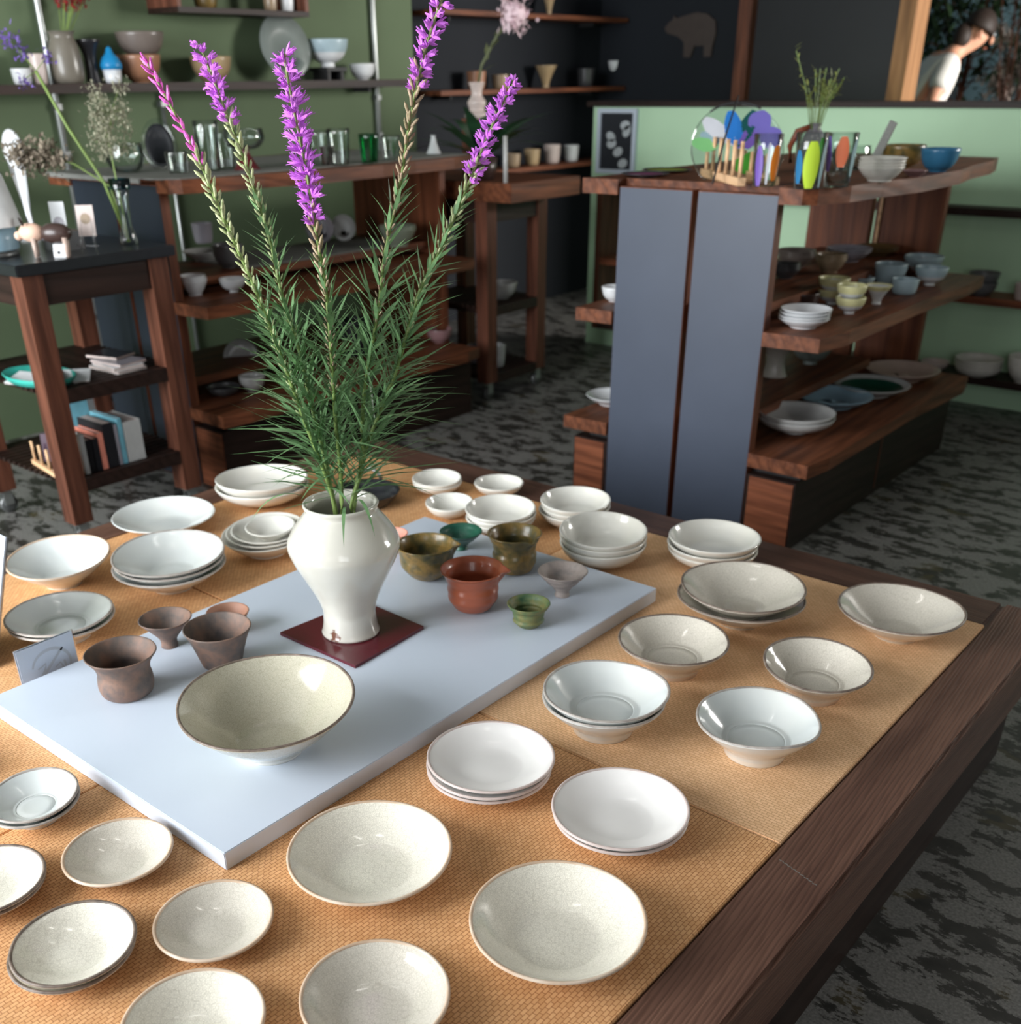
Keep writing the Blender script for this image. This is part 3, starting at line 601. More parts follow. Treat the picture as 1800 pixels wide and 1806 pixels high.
# ---------------------------------------------------------------- live edge display units
def unit(dx, dy, label, right):
    t = thing('display_shelf_unit', label, 'shelf unit', (dx, dy, 0))
    for k, (y, m) in enumerate(((2.80, 'slate' if right else 'shadedslate'), (4.10, 'brownZ'))):
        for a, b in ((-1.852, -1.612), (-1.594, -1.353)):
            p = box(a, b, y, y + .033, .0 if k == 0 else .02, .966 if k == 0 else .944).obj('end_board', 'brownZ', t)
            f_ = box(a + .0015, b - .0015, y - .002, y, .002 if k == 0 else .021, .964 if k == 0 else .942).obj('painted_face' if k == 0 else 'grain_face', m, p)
    NA, NB, NY = (-1.855, 2.836), (-1.350, 2.836), 2.79     # the boards stand in a notch of every shelf
    notch = [(-1.855, NY), NA, NB, (-1.350, NY)]
    slab = [(-1.975, 2.785)] + notch + [(-1.285, 2.792), (-1.255, 2.82), (-1.215, 2.93), (-1.20, 3.1), (-1.165, 3.3), (-1.16, 3.6), (-1.192, 3.8), (-1.20, 4.02), (-1.235, 4.19), (-1.95, 4.2), (-1.97, 3.9), (-1.955, 3.5), (-1.98, 3.2), (-1.96, 2.95)]
    MB().prism(slab, .945, .985).obj('top_slab', 'brownY', t)
    MB().prism([(-1.985, 2.785)] + notch + [(-1.185, 2.80), (-1.165, 2.95), (-1.17, 3.5), (-1.155, 3.9), (-1.17, 4.098), (-1.98, 4.098), (-1.99, 3.4)], .582, .62).obj('middle_shelf', 'brownY', t)
    box(-1.79, -1.41, 2.84, 4.095, .645, .67).obj('inner_shelf', 'brownY', t)
    box(-1.79, -1.43, 2.84, 3.85, .318, .345).obj('inner_shelf', 'brownY', t)
    MB().prism([(-2.02, 2.785)] + notch + [(-1.16, 2.785), (-1.145, 2.9), (-1.15, 3.6), (-1.13, 4.0), (-1.15, 4.095), (-2.0, 4.095)], .235, .275).obj('bottom_shelf', 'brownY', t)
    b = MB().prism([(-1.985, 2.80), (-1.855, 2.80), NA, NB, (-1.35, 2.80), (-1.195, 2.80), (-1.195, 4.09), (-1.985, 4.09)], 0, .21).obj('plinth_box', 'darkY', t)
    for a, c_ in ((-1.98, -1.866), (-1.34, -1.20)): box(a, c_, 2.796, 2.80, .004, .205).obj('plinth_front', 'brownX', b)
    box(-1.195, -1.193, 3.44, 3.45, .02, .2).obj('plinth_seam', 'darkZ', b)
    box(-1.95, -1.20, 2.838, 4.08, .21, .235).obj('riser', 'rubber', t)
    if right:
        MB().tube([(-1.575, 4.09, .70), (-1.575, 4.09, .93)], .006, 8).obj('prop_rod', 'bamboo', t)
        for x, z in ((-1.78, .90), (-1.69, .88), (-1.45, .92)):
            MB().ball((x, 4.097, z), .022, 1, .12, 1.2, 10).obj('knot', 'darkZ', t, True)
    return t
unit(0, 0, 'double slate panel display unit with live edge shelves at right', True)
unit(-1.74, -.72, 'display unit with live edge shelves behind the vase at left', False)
rn = thing('table_runner', 'grey linen runner lying along the top of the left display unit', 'cloth', (0, 0, 0))
MB().prism([(-3.66, 2.03), (-3.40, 2.015), (-3.06, 2.045), (-3.005, 2.10), (-2.985, 2.4), (-2.975, 3.0), (-2.99, 3.44), (-3.6, 3.46)], .985, .989).obj('runner_top', 'cloth', rn)
box(-3.64, -3.10, 2.018, 2.024, .975, .988).obj('runner_hem', 'cloth', rn)
tag(MB().prism([(-3.50, 2.45), (-3.19, 2.45), (-3.165, 2.8), (-3.16, 3.25), (-3.5, 3.25)], .67, .674).obj('shelf_runner', 'cloth'), 'grey runner on the inner shelf of the left display unit', 'cloth')

# ---------------------------------------------------------------- wheeled side tables
def castor(parent, x, y):
    o = MB(); o.box(x - .018, x + .018, y - .018, y + .018, .072, .082); o.box(x - .016, x - .012, y - .012, y + .02, .03, .074); o.box(x + .012, x + .016, y - .012, y + .02, .03, .074)
    c = o.obj('castor', 'metal', parent)
    MB().lathe([(0, -.009), (.026, -.009), (.030, -.005), (.030, .005), (.026, .009), (0, .009)], 24, xf=Matrix.Translation((x, y + .006, .03)) @ Matrix.Rotation(pi / 2, 4, 'Y')).obj('wheel', 'steel', c, True)
def wheeled(label, x0, x1, y0, y1, zt, topm, th, over, shelves, loc=(0, 0, 0), overx=None):
    overx = overx or over; t = thing('wheeled_table', label, 'table', loc)
    MB().box(x0 - overx, x1 + overx, y0 - over, y1 + over, zt - th, zt, .003).obj('tabletop', topm, t)
    w_ = .062
    for a, b in ((x0, y0), (x1 - w_, y0), (x0, y1 - w_), (x1 - w_, y1 - w_)):
        l = box(a, a + w_, b, b + w_, .082, zt - th).obj('leg', 'darkZ', t)
        castor(l, a + w_ / 2, b + w_ / 2)
    for a, b, c_, d in ((x0 + w_, x1 - w_, y0 + .008, y0 + .03), (x0 + w_, x1 - w_, y1 - .03, y1 - .008)): box(a, b, c_, d, zt - th - .085, zt - th).obj('apron', 'darkX', t)
    for a, b in ((x0 + .008, x0 + .03), (x1 - .03, x1 - .008)): box(a, b, y0 + w_, y1 - w_, zt - th - .085, zt - th).obj('apron', 'darkY', t)
    for z in shelves:
        m = MB(); k = 0
        m.box(x0 + .01, x1 - .01, y0 + w_, y0 + w_ + .02, z - .04, z - .012); m.box(x0 + .01, x1 - .01, y1 - w_ - .02, y1 - w_, z - .04, z - .012); m.box(x0 + .0, x0 + .02, y0 + .02, y1 - .02, z - .04, z); m.box(x1 - .02, x1, y0 + w_, y1 - w_, z - .04, z)
        y = x0 + .03
        while y < x1 - .03: m.box(y, y + .018, y0 + .01, y1 - .01, z - .012, z); y += .032
        m.obj('slatted_shelf', 'darkX', t)
    return t
wheeled('dark wooden wheeled side table with two slatted shelves at far left', -3.40, -2.872, 1.46, 1.925, .827, 'iron', .03, .02, (.48, .215))
wheeled('wheeled wooden table beyond the left display unit by the navy wall', -3.45, -2.97, 3.525, 3.93, .885, 'brownY', .07, .03, (.40, .115), overx=.15)

# ---------------------------------------------------------------- wall shelves and poles
def wall_shelf(name, label, x0, x1, y0, y1, z0, z1, m):
    t = thing(name, label, 'shelf'); box(x0, x1, y0, y1, z0, z1).obj('board', m, t)
    for y in (y0 + .2, y1 - .2): MB().box(x0, x0 + .10, y - .008, y + .008, z0 - .02, z0).obj('bracket', 'rubber', t)
wall_shelf('wall_shelf', 'dark long shelf on the green left wall at eye level', -4.15, -3.95, 1.2, 4.16, 1.215, 1.245, 'darkY')
wall_shelf('wall_shelf', 'short dark shelf low on the green wall behind the side table', -4.15, -3.95, 1.1, 2.02, .945, .975, 'rubber')
for z, lb in ((.80, 'lowest thin wooden shelf on the navy wall'), (1.192, 'middle thin wooden shelf on the navy wall'), (1.543, 'highest thin wooden shelf on the navy wall')):
    wall_shelf('wall_shelf', lb, -4.3, -4.09, 4.5, 6.18, z - .022, z, 'brownY')
ub = thing('wall_box', 'dark open wooden box on the left wall above the long shelf', 'box')
for a in ((-4.15, -3.95, 2.865, 3.53, 1.478, 1.497), (-4.15, -3.95, 2.865, 3.53, 1.70, 1.72)): box(*a).obj('panel', 'darkY', ub)
for a in ((-4.15, -3.95, 2.865, 2.883, 1.497, 1.70), (-4.15, -3.95, 3.512, 3.53, 1.497, 1.70)): box(*a).obj('side', 'darkZ', ub)
for y, lb, z0 in ((2.39, 'slim metal wall pole at the far left behind the jug', .1), (4.09, 'slim metal wall pole near the right end of the green wall', .1), (2.86, 'slim metal rod under the long dark shelf', .1)):
    t = thing('wall_pole', lb, 'pole', (-4.135, y, z0)); MB().tube([(0, 0, 0), (0, 0, (2.72 if y != 2.86 else 1.21) - z0)], .013 if y != 2.86 else .008, 10).obj('tube', 'metal', t, True)
    for z in (.3, .9, 1.06): box(-.015, .014, -.014, .014, z, z + .02).obj('clamp', 'steel', t)
# low bookcase along the partition
lb_ = thing('partition_shelf', 'low shelving fixed along the pale green partition wall', 'shelf')
for z, m in ((.15, 'darkX'), (.46, 'brownX'), (.775, 'darkX')): box(-3.16, 2.6, 4.62 if z < .7 else 4.68, 4.789, z - .028, z).obj('shelf_board', m, lb_)
box(-3.19, -3.16, 4.62, 4.789, .122, .80).obj('side_panel', 'darkZ', lb_)
# framed print on the partition
fp = thing('framed_print', 'white framed dark picture of pale cups on the green partition', 'picture', (-3.198, 4.79, .969))
for a in ((-.113, .113, .122, .141), (-.113, .113, -.141, -.122)): box(a[0], a[1], -.018, 0, a[2], a[3]).obj('frame_bar', 'board', fp)
for a in ((-.113, -.092), (.092, .113)): box(a[0], a[1], -.018, 0, -.122, .122).obj('frame_bar', 'board', fp)
box(-.092, .092, -.008, 0, -.122, .122).obj('picture_sheet', plain('print_black', S(36, 38, 46), .4), fp)
cu = MB()
for x, z, a in ((.045, .07, .2), (-.035, .02, -.5), (.01, -.045, .4), (.04, -.095, .3), (.055, .045, 1), (-.03, -.01, .2)):
    cu.add([(x + .028 * cos(q) * cos(a) - .02 * sin(q) * sin(a), -.0085, z + .028 * cos(q) * sin(a) + .02 * sin(q) * cos(a)) for q in [2 * pi * i / 16 for i in range(16)]], [tuple(range(16))])
cu.obj('printed_cups', plain('print_pale', S(190, 196, 200), .4), fp)
# wooden bear silhouette on the navy wall
br = [(-.16, .02), (-.175, .045), (-.15, .07), (-.125, .085), (-.115, .105), (-.10, .09), (-.05, .10), (.03, .115), (.10, .105), (.155, .07), (.165, .01), (.15, -.05), (.145, -.105), (.10, -.105), (.095, -.05), (.03, -.05), (.01, -.105), (-.035, -.105), (-.04, -.03), (-.08, .0), (-.12, .01)]
b = MB(); n = len(br); b.add([(x, 0, z) for x, z in br] + [(x, .02, z) for x, z in br], [tuple(range(n)), tuple(range(2 * n - 1, n - 1, -1))] + [(i, (i + 1) % n, n + (i + 1) % n, n + i) for i in range(n)])
tag(b.obj('bear_plaque', plain('bear_brown', S(58, 48, 44), .6), None, False, (-3.66, 6.179, 1.44)), 'flat wooden bear cutout hanging on the navy back wall', 'plaque')

ITEMS = [
 ('plate', 'dinner_plate', 'plate', 'cream', -1.214, 3.106, 0.985, 0.062, 0.058, 4, '{pos} white bowl-plate of the four stacked on the live-edge top shelf', 'stack of white plates on top shelf', ''),
 ('glassbowl', 'glass_bowl', 'bowl', 'glass', -1.448, 3.451, 0.985, 0.0576, 0.0641, 1, 'clear glass bowl behind the painted tumblers on the live-edge top shelf', '', ''),
 ('bowl', 'serving_bowl', 'bowl', 'olive', -1.334, 3.571, 0.985, 0.0649, 0.0638, 1, 'olive green open bowl behind the stack of white plates on the top shelf', '', ''),
 ('bowl', 'spouted_bowl', 'bowl', 'bluebowl', -1.195, 3.493, 0.985, 0.0555, 0.0617, 1, 'glossy blue bowl at the far right end of the live-edge top shelf', '', ''),
 ('plate', 'small_dish', 'dish', 'pinkdish', -1.19, 3.299, 0.985, 0.0339, 0.0156, 1, 'small mauve dish between the blue bowl and the plate stack', '', ''),
 ('plate', 'coaster_plate', 'plate', 'darkplum', -1.843, 2.914, 0.985, 0.0704, 0.0087, 1, 'flat dark plate with magenta centre at the left end of the top shelf', '', ''),
 ('plate', 'coaster_plate', 'plate', 'lime', -1.877, 3.092, 0.985, 0.077, 0.0074, 1, 'flat dark plate with lime green centre beside the bamboo rack', '', ''),
 ('plate', 'side_plate', 'plate', 'white', -1.294, 2.923, 0.62, 0.0709, 0.0509, 4, '{pos} white plate in the stack at the near end of the middle shelf', 'stack of white plates on the middle shelf', ''),
 ('bowl', 'footed_bowl', 'bowl', 'yellowwhite', -1.271, 3.183, 0.62, 0.0441, 0.0811, 2, '{pos} of two white bowls with yellow rims stacked nearest on the middle shelf', 'yellow and white bowls on middle shelf', 'f'),
 ('bowl', 'footed_bowl', 'bowl', 'yellowwhite', -1.378, 3.297, 0.62, 0.0478, 0.0773, 2, '{pos} of two yellow-rimmed bowls stacked behind on the left of the middle shelf', 'yellow and white bowls on middle shelf', 'f'),
 ('cone', 'footed_bowl', 'bowl', 'yellowwhite', -1.268, 3.38, 0.62, 0.0406, 0.0547, 1, 'single conical white cup with yellow rim beside the stacked bowls', 'yellow and white bowls on middle shelf', ''),
 ('bowl', 'tea_bowl', 'bowl', 'paleblue', -1.418, 3.613, 0.62, 0.0436, 0.0356, 1, 'shallow pale blue bowl behind the yellow-rimmed bowls', 'pale blue bowls on middle shelf', ''),
 ('cup', 'tea_cup', 'cup', 'paleblue', -1.37, 3.733, 0.62, 0.0538, 0.0673, 1, 'tall pale blue cup, deepest of the blue cups on the middle shelf', 'pale blue bowls on middle shelf', ''),
 ('cup', 'tea_cup', 'cup', 'paleblue', -1.267, 3.602, 0.62, 0.0424, 0.0442, 1, 'short pale blue cup in front of the tall one on the middle shelf', 'pale blue bowls on middle shelf', ''),
 ('bowl', 'rice_bowl', 'bowl', 'bluewhite', -1.355, 3.994, 0.62, 0.0664, 0.0626, 1, 'blue and white bowl touching the far panel on the middle shelf', 'blue and white bowls on middle shelf', 'f'),
 ('bowl', 'rice_bowl', 'bowl', 'bluewhite', -1.257, 3.801, 0.62, 0.0535, 0.0572, 1, 'blue banded narrow-footed bowl in front of the far blue and white bowl', 'blue and white bowls on middle shelf', 'f'),
 ('cup', 'cooking_pot', 'pot', 'darkbrown', -1.431, 3.195, 0.62, 0.0542, 0.0434, 1, 'dark brown lidless pot behind the white plate stack on the middle shelf', '', ''),
 ('plate', 'stacked_plate', 'plate', 'darkgrey', -1.573, 3.365, 0.67, 0.046, 0.0449, 3, '{pos} dark grey plate in the stack beside the slate panel', 'dark plates on the inner shelf', ''),
 ('plate', 'stacked_plate', 'plate', 'greybrown', -1.653, 3.604, 0.67, 0.0643, 0.0526, 3, '{pos} grey brown plate in the stack of wide plates behind the dark ones', 'grey brown plates on the inner shelf', ''),
 ('plate', 'stacked_plate', 'plate', 'tan', -1.507, 3.553, 0.67, 0.0509, 0.057, 3, '{pos} tan plate in the stack at the centre of the inner shelf', 'tan plates on the inner shelf', ''),
 ('plate', 'stacked_plate', 'plate', 'lavgrey', -1.56, 3.817, 0.67, 0.0779, 0.0438, 2, '{pos} lavender grey plate of the wide pair on the inner shelf', 'lavender plates on the inner shelf', ''),
 ('plate', 'stacked_plate', 'plate', 'ochre', -1.534, 4.013, 0.67, 0.0741, 0.0304, 2, '{pos} ochre brown plate at the far end of the inner shelf', 'ochre plates on the inner shelf', ''),
 ('vase', 'flared_vase', 'vase', 'greywhite', -1.591, 3.416, 0.345, 0.0683, 0.1081, 1, 'flared grey vase with blue floral rim beside the slate panel on low shelf', '', ''),
 ('bowl', 'footed_bowl', 'bowl', 'greyblue', -1.569, 3.648, 0.345, 0.071, 0.0717, 1, 'grey blue footed bowl under the overhang of the middle shelf', '', 'f'),
 ('plate', 'large_plate', 'plate', 'greypl', -1.343, 3.079, 0.275, 0.1172, 0.0623, 2, '{pos} of two pale grey footed plates nearest on the bottom shelf', 'pale grey plates on bottom shelf', 'f'),
 ('plate', 'large_plate', 'plate', 'skyblue', -1.374, 3.429, 0.275, 0.126, 0.0358, 1, 'wide sky blue plate on the bottom shelf behind the pale grey pair', '', ''),
 ('plate', 'large_plate', 'plate', 'darkgreen', -1.335, 3.647, 0.275, 0.1284, 0.036, 1, 'wide dark green plate with pale rim on the bottom shelf', '', ''),
 ('plate', 'large_plate', 'plate', 'pinkbeige', -1.33, 3.912, 0.275, 0.1303, 0.0378, 1, 'wide pinkish beige plate at the far end of the bottom shelf', '', ''),
 ('bowl', 'deep_bowl', 'bowl', 'white', -1.945, 2.938, 0.62, 0.0418, 0.0443, 1, 'white bowl half hidden left of the slate panel on the middle shelf', '', ''),
 ('plate', 'deep_plate', 'plate', 'white', -1.972, 2.999, 0.275, 0.0912, 0.0303, 1, 'white plate half hidden left of the slate panel on the bottom shelf', '', ''),
 ('bowl', 'mixing_bowl', 'bowl', 'greydark', -1.335, 4.66, 0.46, 0.0594, 0.0875, 2, '{pos} of two nested grey bowls on the low wall shelf right of the unit', 'nested bowls on the wall shelf', ''),
 ('plate', 'salad_plate', 'plate', 'darkgrey', -1.391, 4.66, 0.46, 0.0507, 0.0247, 1, 'dark grey plate at the left end of the low wall middle shelf', '', ''),
 ('cup', 'white_cup', 'cup', 'pinkwhite', -1.169, 4.66, 0.46, 0.0402, 0.0612, 1, 'pinkish white cup cut by the right edge on the wall middle shelf', '', ''),
 ('bowl', 'noodle_bowl', 'bowl', 'cream', -1.279, 4.66, 0.15, 0.0941, 0.072, 3, '{pos} of three cream bowls stacked on the lowest wall shelf', 'cream bowls on the lowest wall shelf', ''),
 ('bowl', 'noodle_bowl', 'bowl', 'cream', -1.098, 4.66, 0.15, 0.0735, 0.1021, 1, 'round cream bowl at the right edge of the lowest wall shelf', '', ''),
 ('bowl', 'noodle_bowl', 'bowl', 'pinkwhite', -1.454, 4.66, 0.15, 0.0578, 0.0349, 1, 'pinkish bowl beside the unit on the lowest wall shelf', '', ''),
 ('jug', 'stoneware_jug', 'jug', 'greyjug', -4.04, 2.405, 1.245, 0.0588, 0.1639, 1, 'tall grey jug holding red flowers on the dark wall shelf', '', ''),
 ('vase', 'dark_vase', 'vase', 'blackpot', -4.04, 2.507, 1.245, 0.047, 0.1411, 1, 'dark rounded vase behind the blue-topped jar on the wall shelf', '', ''),
 ('bowl', 'stone_bowl', 'bowl', 'greybrown', -4.04, 2.735, 1.33, 0.0922, 0.0834, 1, 'wide grey brown bowl resting on top of another bowl on the wall shelf', '', ''),
 ('bowl', 'stone_bowl', 'bowl', 'rustbowl', -4.04, 2.715, 1.245, 0.084, 0.0929, 1, 'pale rust coloured bowl underneath the wide grey brown bowl', '', ''),
 ('bowl', 'stone_bowl', 'bowl', 'tanbowl', -4.04, 3.055, 1.245, 0.084, 0.0886, 1, 'tan bowl between two flower spikes on the dark wall shelf', '', ''),
 ('bowl', 'footed_bowl', 'bowl', 'bluewhite', -4.04, 3.696, 1.295, 0.0968, 0.107, 1, 'blue and white bowl raised on a black stand on the wall shelf', '', 'f'),
 ('bowl', 'small_bowl', 'bowl', 'white', -4.04, 3.909, 1.245, 0.0607, 0.0633, 1, 'small white bowl at the right end of the dark wall shelf', '', ''),
 ('cup', 'white_cup', 'cup', 'white', -4.04, 2.221, 1.245, 0.0346, 0.0489, 1, 'white cup at the left end of the dark wall shelf', '', ''),
 ('cup', 'white_cup', 'cup', 'pinkwhite', -4.04, 2.291, 1.245, 0.0288, 0.0948, 1, 'tall white mug behind the statice flowers on the wall shelf', '', ''),
 ('cup', 'sake_cup', 'cup', 'tan', -4.02, 3.38, 1.497, 0.0309, 0.1046, 1, 'tan cup in the dark wooden wall box, first from its left', 'cups in the wooden wall box', ''),
 ('cup', 'sake_cup', 'cup', 'white', -4.02, 3.473, 1.497, 0.0313, 0.0964, 1, 'pale cup in the dark wooden wall box beside the tan one', 'cups in the wooden wall box', ''),
 ('cup', 'sake_cup', 'cup', 'olive', -4.02, 3.051, 1.497, 0.0496, 0.0678, 1, 'olive cup near the left end of the dark wooden wall box', 'cups in the wooden wall box', ''),
 ('cup', 'clay_cup', 'cup', 'tan', -4.2, 5.226, 0.8, 0.0426, 0.0674, 1, 'dim tan cup leftmost on the lowest navy wall shelf', 'cups on the navy wall shelves', ''),
 ('cup', 'clay_cup', 'cup', 'tanbowl', -4.2, 5.402, 0.8, 0.0468, 0.0819, 1, 'tan cup second from left on the lowest navy wall shelf', 'cups on the navy wall shelves', ''),
 ('cup', 'clay_cup', 'cup', 'pinkwhite', -4.2, 5.596, 0.8, 0.0511, 0.097, 1, 'pinkish cup third from left on the lowest navy wall shelf', 'cups on the navy wall shelves', ''),
 ('cup', 'clay_cup', 'cup', 'white', -4.2, 5.787, 0.8, 0.0487, 0.0854, 1, 'white cup last on the lowest navy wall shelf beside the green wall', 'cups on the navy wall shelves', ''),
 ('cup', 'clay_cup', 'cup', 'rustbowl', -4.2, 4.907, 1.192, 0.052, 0.0849, 1, 'rust coloured cup at the left of the middle navy shelf', 'cups on the navy wall shelves', ''),
 ('cup', 'clay_cup', 'cup', 'tan', -4.2, 5.109, 1.192, 0.0469, 0.0682, 1, 'tan cup beside the rust cup on the middle navy shelf', 'cups on the navy wall shelves', ''),
 ('cone', 'goblet', 'goblet', 'tanbowl', -4.2, 5.522, 1.192, 0.0622, 0.1108, 1, 'tan conical goblet at the centre of the middle navy shelf', 'cups on the navy wall shelves', ''),
 ('cup', 'clay_cup', 'cup', 'darkplum', -4.2, 5.917, 1.192, 0.0512, 0.0951, 1, 'dark mauve cup right of the goblet on the middle navy shelf', 'cups on the navy wall shelves', ''),
 ('bowl', 'clay_cup', 'cup', 'greypl', -4.2, 6.277, 1.192, 0.0461, 0.0705, 1, 'grey cup under a white one at the end of middle navy shelf', 'cups on the navy wall shelves', ''),
 ('bowl', 'clay_cup', 'cup', 'white', -4.2, 6.234, 1.257, 0.0492, 0.0702, 1, 'white cup on top of the grey one on the middle navy shelf', 'cups on the navy wall shelves', ''),
 ('cone', 'goblet', 'goblet', 'tanbowl', -4.2, 5.542, 1.543, 0.0414, 0.1148, 1, 'tan goblet with pale foot on the highest navy shelf', 'cups on the navy wall shelves', ''),
 ('glassbowl', 'glass_bowl', 'bowl', 'glass', -3.354, 2.147, 0.99, 0.0635, 0.0838, 1, 'round clear glass bowl at the near end of the left runner', '', ''),
 ('tumbler', 'glass_tumbler', 'glass', 'glass', -3.176, 2.221, 0.99, 0.0368, 0.0621, 1, 'short clear glass in front of the leaning black plate', 'clear glasses on the runner', ''),
 ('tumbler', 'glass_jar', 'glass', 'glass', -3.164, 2.34, 0.99, 0.0413, 0.1458, 1, 'tall clear glass jar left of two on the grey runner', 'clear glasses on the runner', ''),
 ('tumbler', 'glass_jar', 'glass', 'glass', -3.192, 2.432, 0.99, 0.0345, 0.1115, 1, 'narrower clear glass jar right of the tall one', 'clear glasses on the runner', ''),
 ('glassbowl', 'glass_bowl', 'bowl', 'glass', -3.1, 2.44, 1.05, 0.0676, 0.0588, 1, 'clear glass bowl standing on a dark red pedestal', '', ''),
 ('cone', 'lacquer_pedestal', 'stand', 'redlac', -3.1, 2.44, 0.99, 0.0435, 0.0606, 1, 'dark red lacquer pedestal carrying a clear glass bowl', '', 'i'),
 ('tumbler', 'glass_tumbler', 'glass', 'glass', -3.031, 2.705, 0.99, 0.0393, 0.106, 1, 'clear glass cylinder behind the centre flower spike', 'clear glasses on the runner', ''),
 ('tumbler', 'glass_tumbler', 'glass', 'glass', -2.989, 2.759, 0.99, 0.0395, 0.1103, 1, 'clear ribbed glass right of the centre flower spike', 'clear glasses on the runner', ''),
 ('cup', 'dark_box_cup', 'cup', 'darkbrown', -3.041, 2.748, 0.99, 0.0258, 0.057, 1, 'small dark brown cup among the clear glasses', '', ''),
 ('tumbler', 'green_glass', 'glass', 'greenglass', -2.976, 2.89, 0.99, 0.0363, 0.0889, 1, 'green glass cup left of the tall flower stem', '', ''),
 ('tumbler', 'glass_tumbler', 'glass', 'glass', -2.99, 3.013, 0.99, 0.0351, 0.079, 1, 'clear glass hidden behind the budded flower stem', 'clear glasses on the runner', ''),
 ('cone', 'white_cone', 'ornament', 'white', -3.1, 3.36, 0.99, 0.0289, 0.0643, 1, 'small white cone at the far end of the left unit top', '', 'i'),
 ('plate', 'white_dish', 'dish', 'white', -3.147, 2.2, 0.62, 0.0442, 0.063, 3, '{pos} white dish in the stack of three on the left unit middle shelf', 'white dishes on left unit', ''),
 ('bowl', 'white_bowl', 'bowl', 'white', -3.084, 2.311, 0.62, 0.0447, 0.0443, 1, 'white footed bowl on the left unit middle shelf beside the dish stack', '', 'f'),
 ('plate', 'white_tray', 'tray', 'greypl', -3.468, 2.488, 0.67, 0.0802, 0.0345, 1, 'pale oval plate with stacked cups inside the left unit', '', ''),
 ('cup', 'grey_cup', 'cup', 'lavgrey', -3.669, 2.637, 0.7, 0.0399, 0.0722, 1, 'lilac grey cup standing upright at the back inside the left unit', '', ''),
 ('bowl', 'grey_bowl', 'bowl', 'greydark', -3.25, 2.43, 0.67, 0.0546, 0.0782, 1, 'dark grey bowl behind the flower stems inside the left unit', '', ''),
 ('plate', 'wide_bowl', 'bowl', 'greygreen', -3.14, 3.18, 0.67, 0.0745, 0.0754, 2, '{pos} of two grey green bowls at the far end of the left unit', 'grey green bowls in left unit', ''),
 ('bowl', 'small_bowl', 'bowl', 'darkgrey', -3.13, 2.247, 0.275, 0.0609, 0.0315, 1, 'dark shallow bowl on the left unit bottom shelf', '', ''),
 ('bowl', 'small_bowl', 'bowl', 'greypl', -3.09, 2.348, 0.275, 0.0472, 0.0543, 1, 'grey bowl at the foot of the leaning round plate', '', ''),
 ('bowl', 'clay_bowl', 'bowl', 'pinkdish', -3.092, 3.351, 0.275, 0.0555, 0.0563, 1, 'pinkish clay bowl at the far end of the left unit bottom shelf', '', ''),
 ('cup', 'iron_kettle', 'kettle', 'blackpot', -3.21, 2.975, 0.275, 0.0694, 0.1395, 1, 'black iron pot behind the vase leaves on the bottom shelf', '', ''),
 ('bowl', 'glass_dish', 'bowl', 'greypl', -3.07, 3.74, 0.4, 0.0702, 0.0687, 1, 'pale bowl on the shelf of the far wheeled table', '', ''),
 ('cup', 'white_cup', 'cup', 'white', -3.07, 3.7, 0.115, 0.0437, 0.0936, 1, 'white cup on the lowest shelf of the far wheeled table', '', ''),
 ('cup', 'grey_cup', 'cup', 'lavgrey', -3.19, 3.7, 0.115, 0.0444, 0.0735, 1, 'grey cup beside the white one on the far wheeled table', '', ''),
]

# ---------------------------------------------------------------- tableware on the shelves
SIMPLE = {'plate': [(.5, 0), (.52, .12), (.72, .40), (.9, .75), (1, 1)], 'bowl': [(.42, 0), (.45, .06), (.72, .25), (.90, .55), (1, 1)], 'glassbowl': [(.45, 0), (.75, .12), (1, .5), (.97, .8), (.92, 1)],
          'cup': [(.70, 0), (.80, .05), (.90, .3), (.96, .7), (1, 1)], 'cone': [(.36, 0), (.30, .12), (.45, .4), (.75, .75), (1, 1)], 'vase': [(.62, 0), (.55, .1), (.45, .4), (.55, .7), (1, 1)],
          'tumbler': [(.78, 0), (.80, .04), (.9, .5), (1, 1)], 'jug': [(.75, 0), (.95, .1), (1, .4), (.85, .75), (.7, .9), (.8, 1)]}
FOOT = [(.34, 0), (.32, .16), (.40, .18), (.70, .34), (.92, .65), (1, 1)]
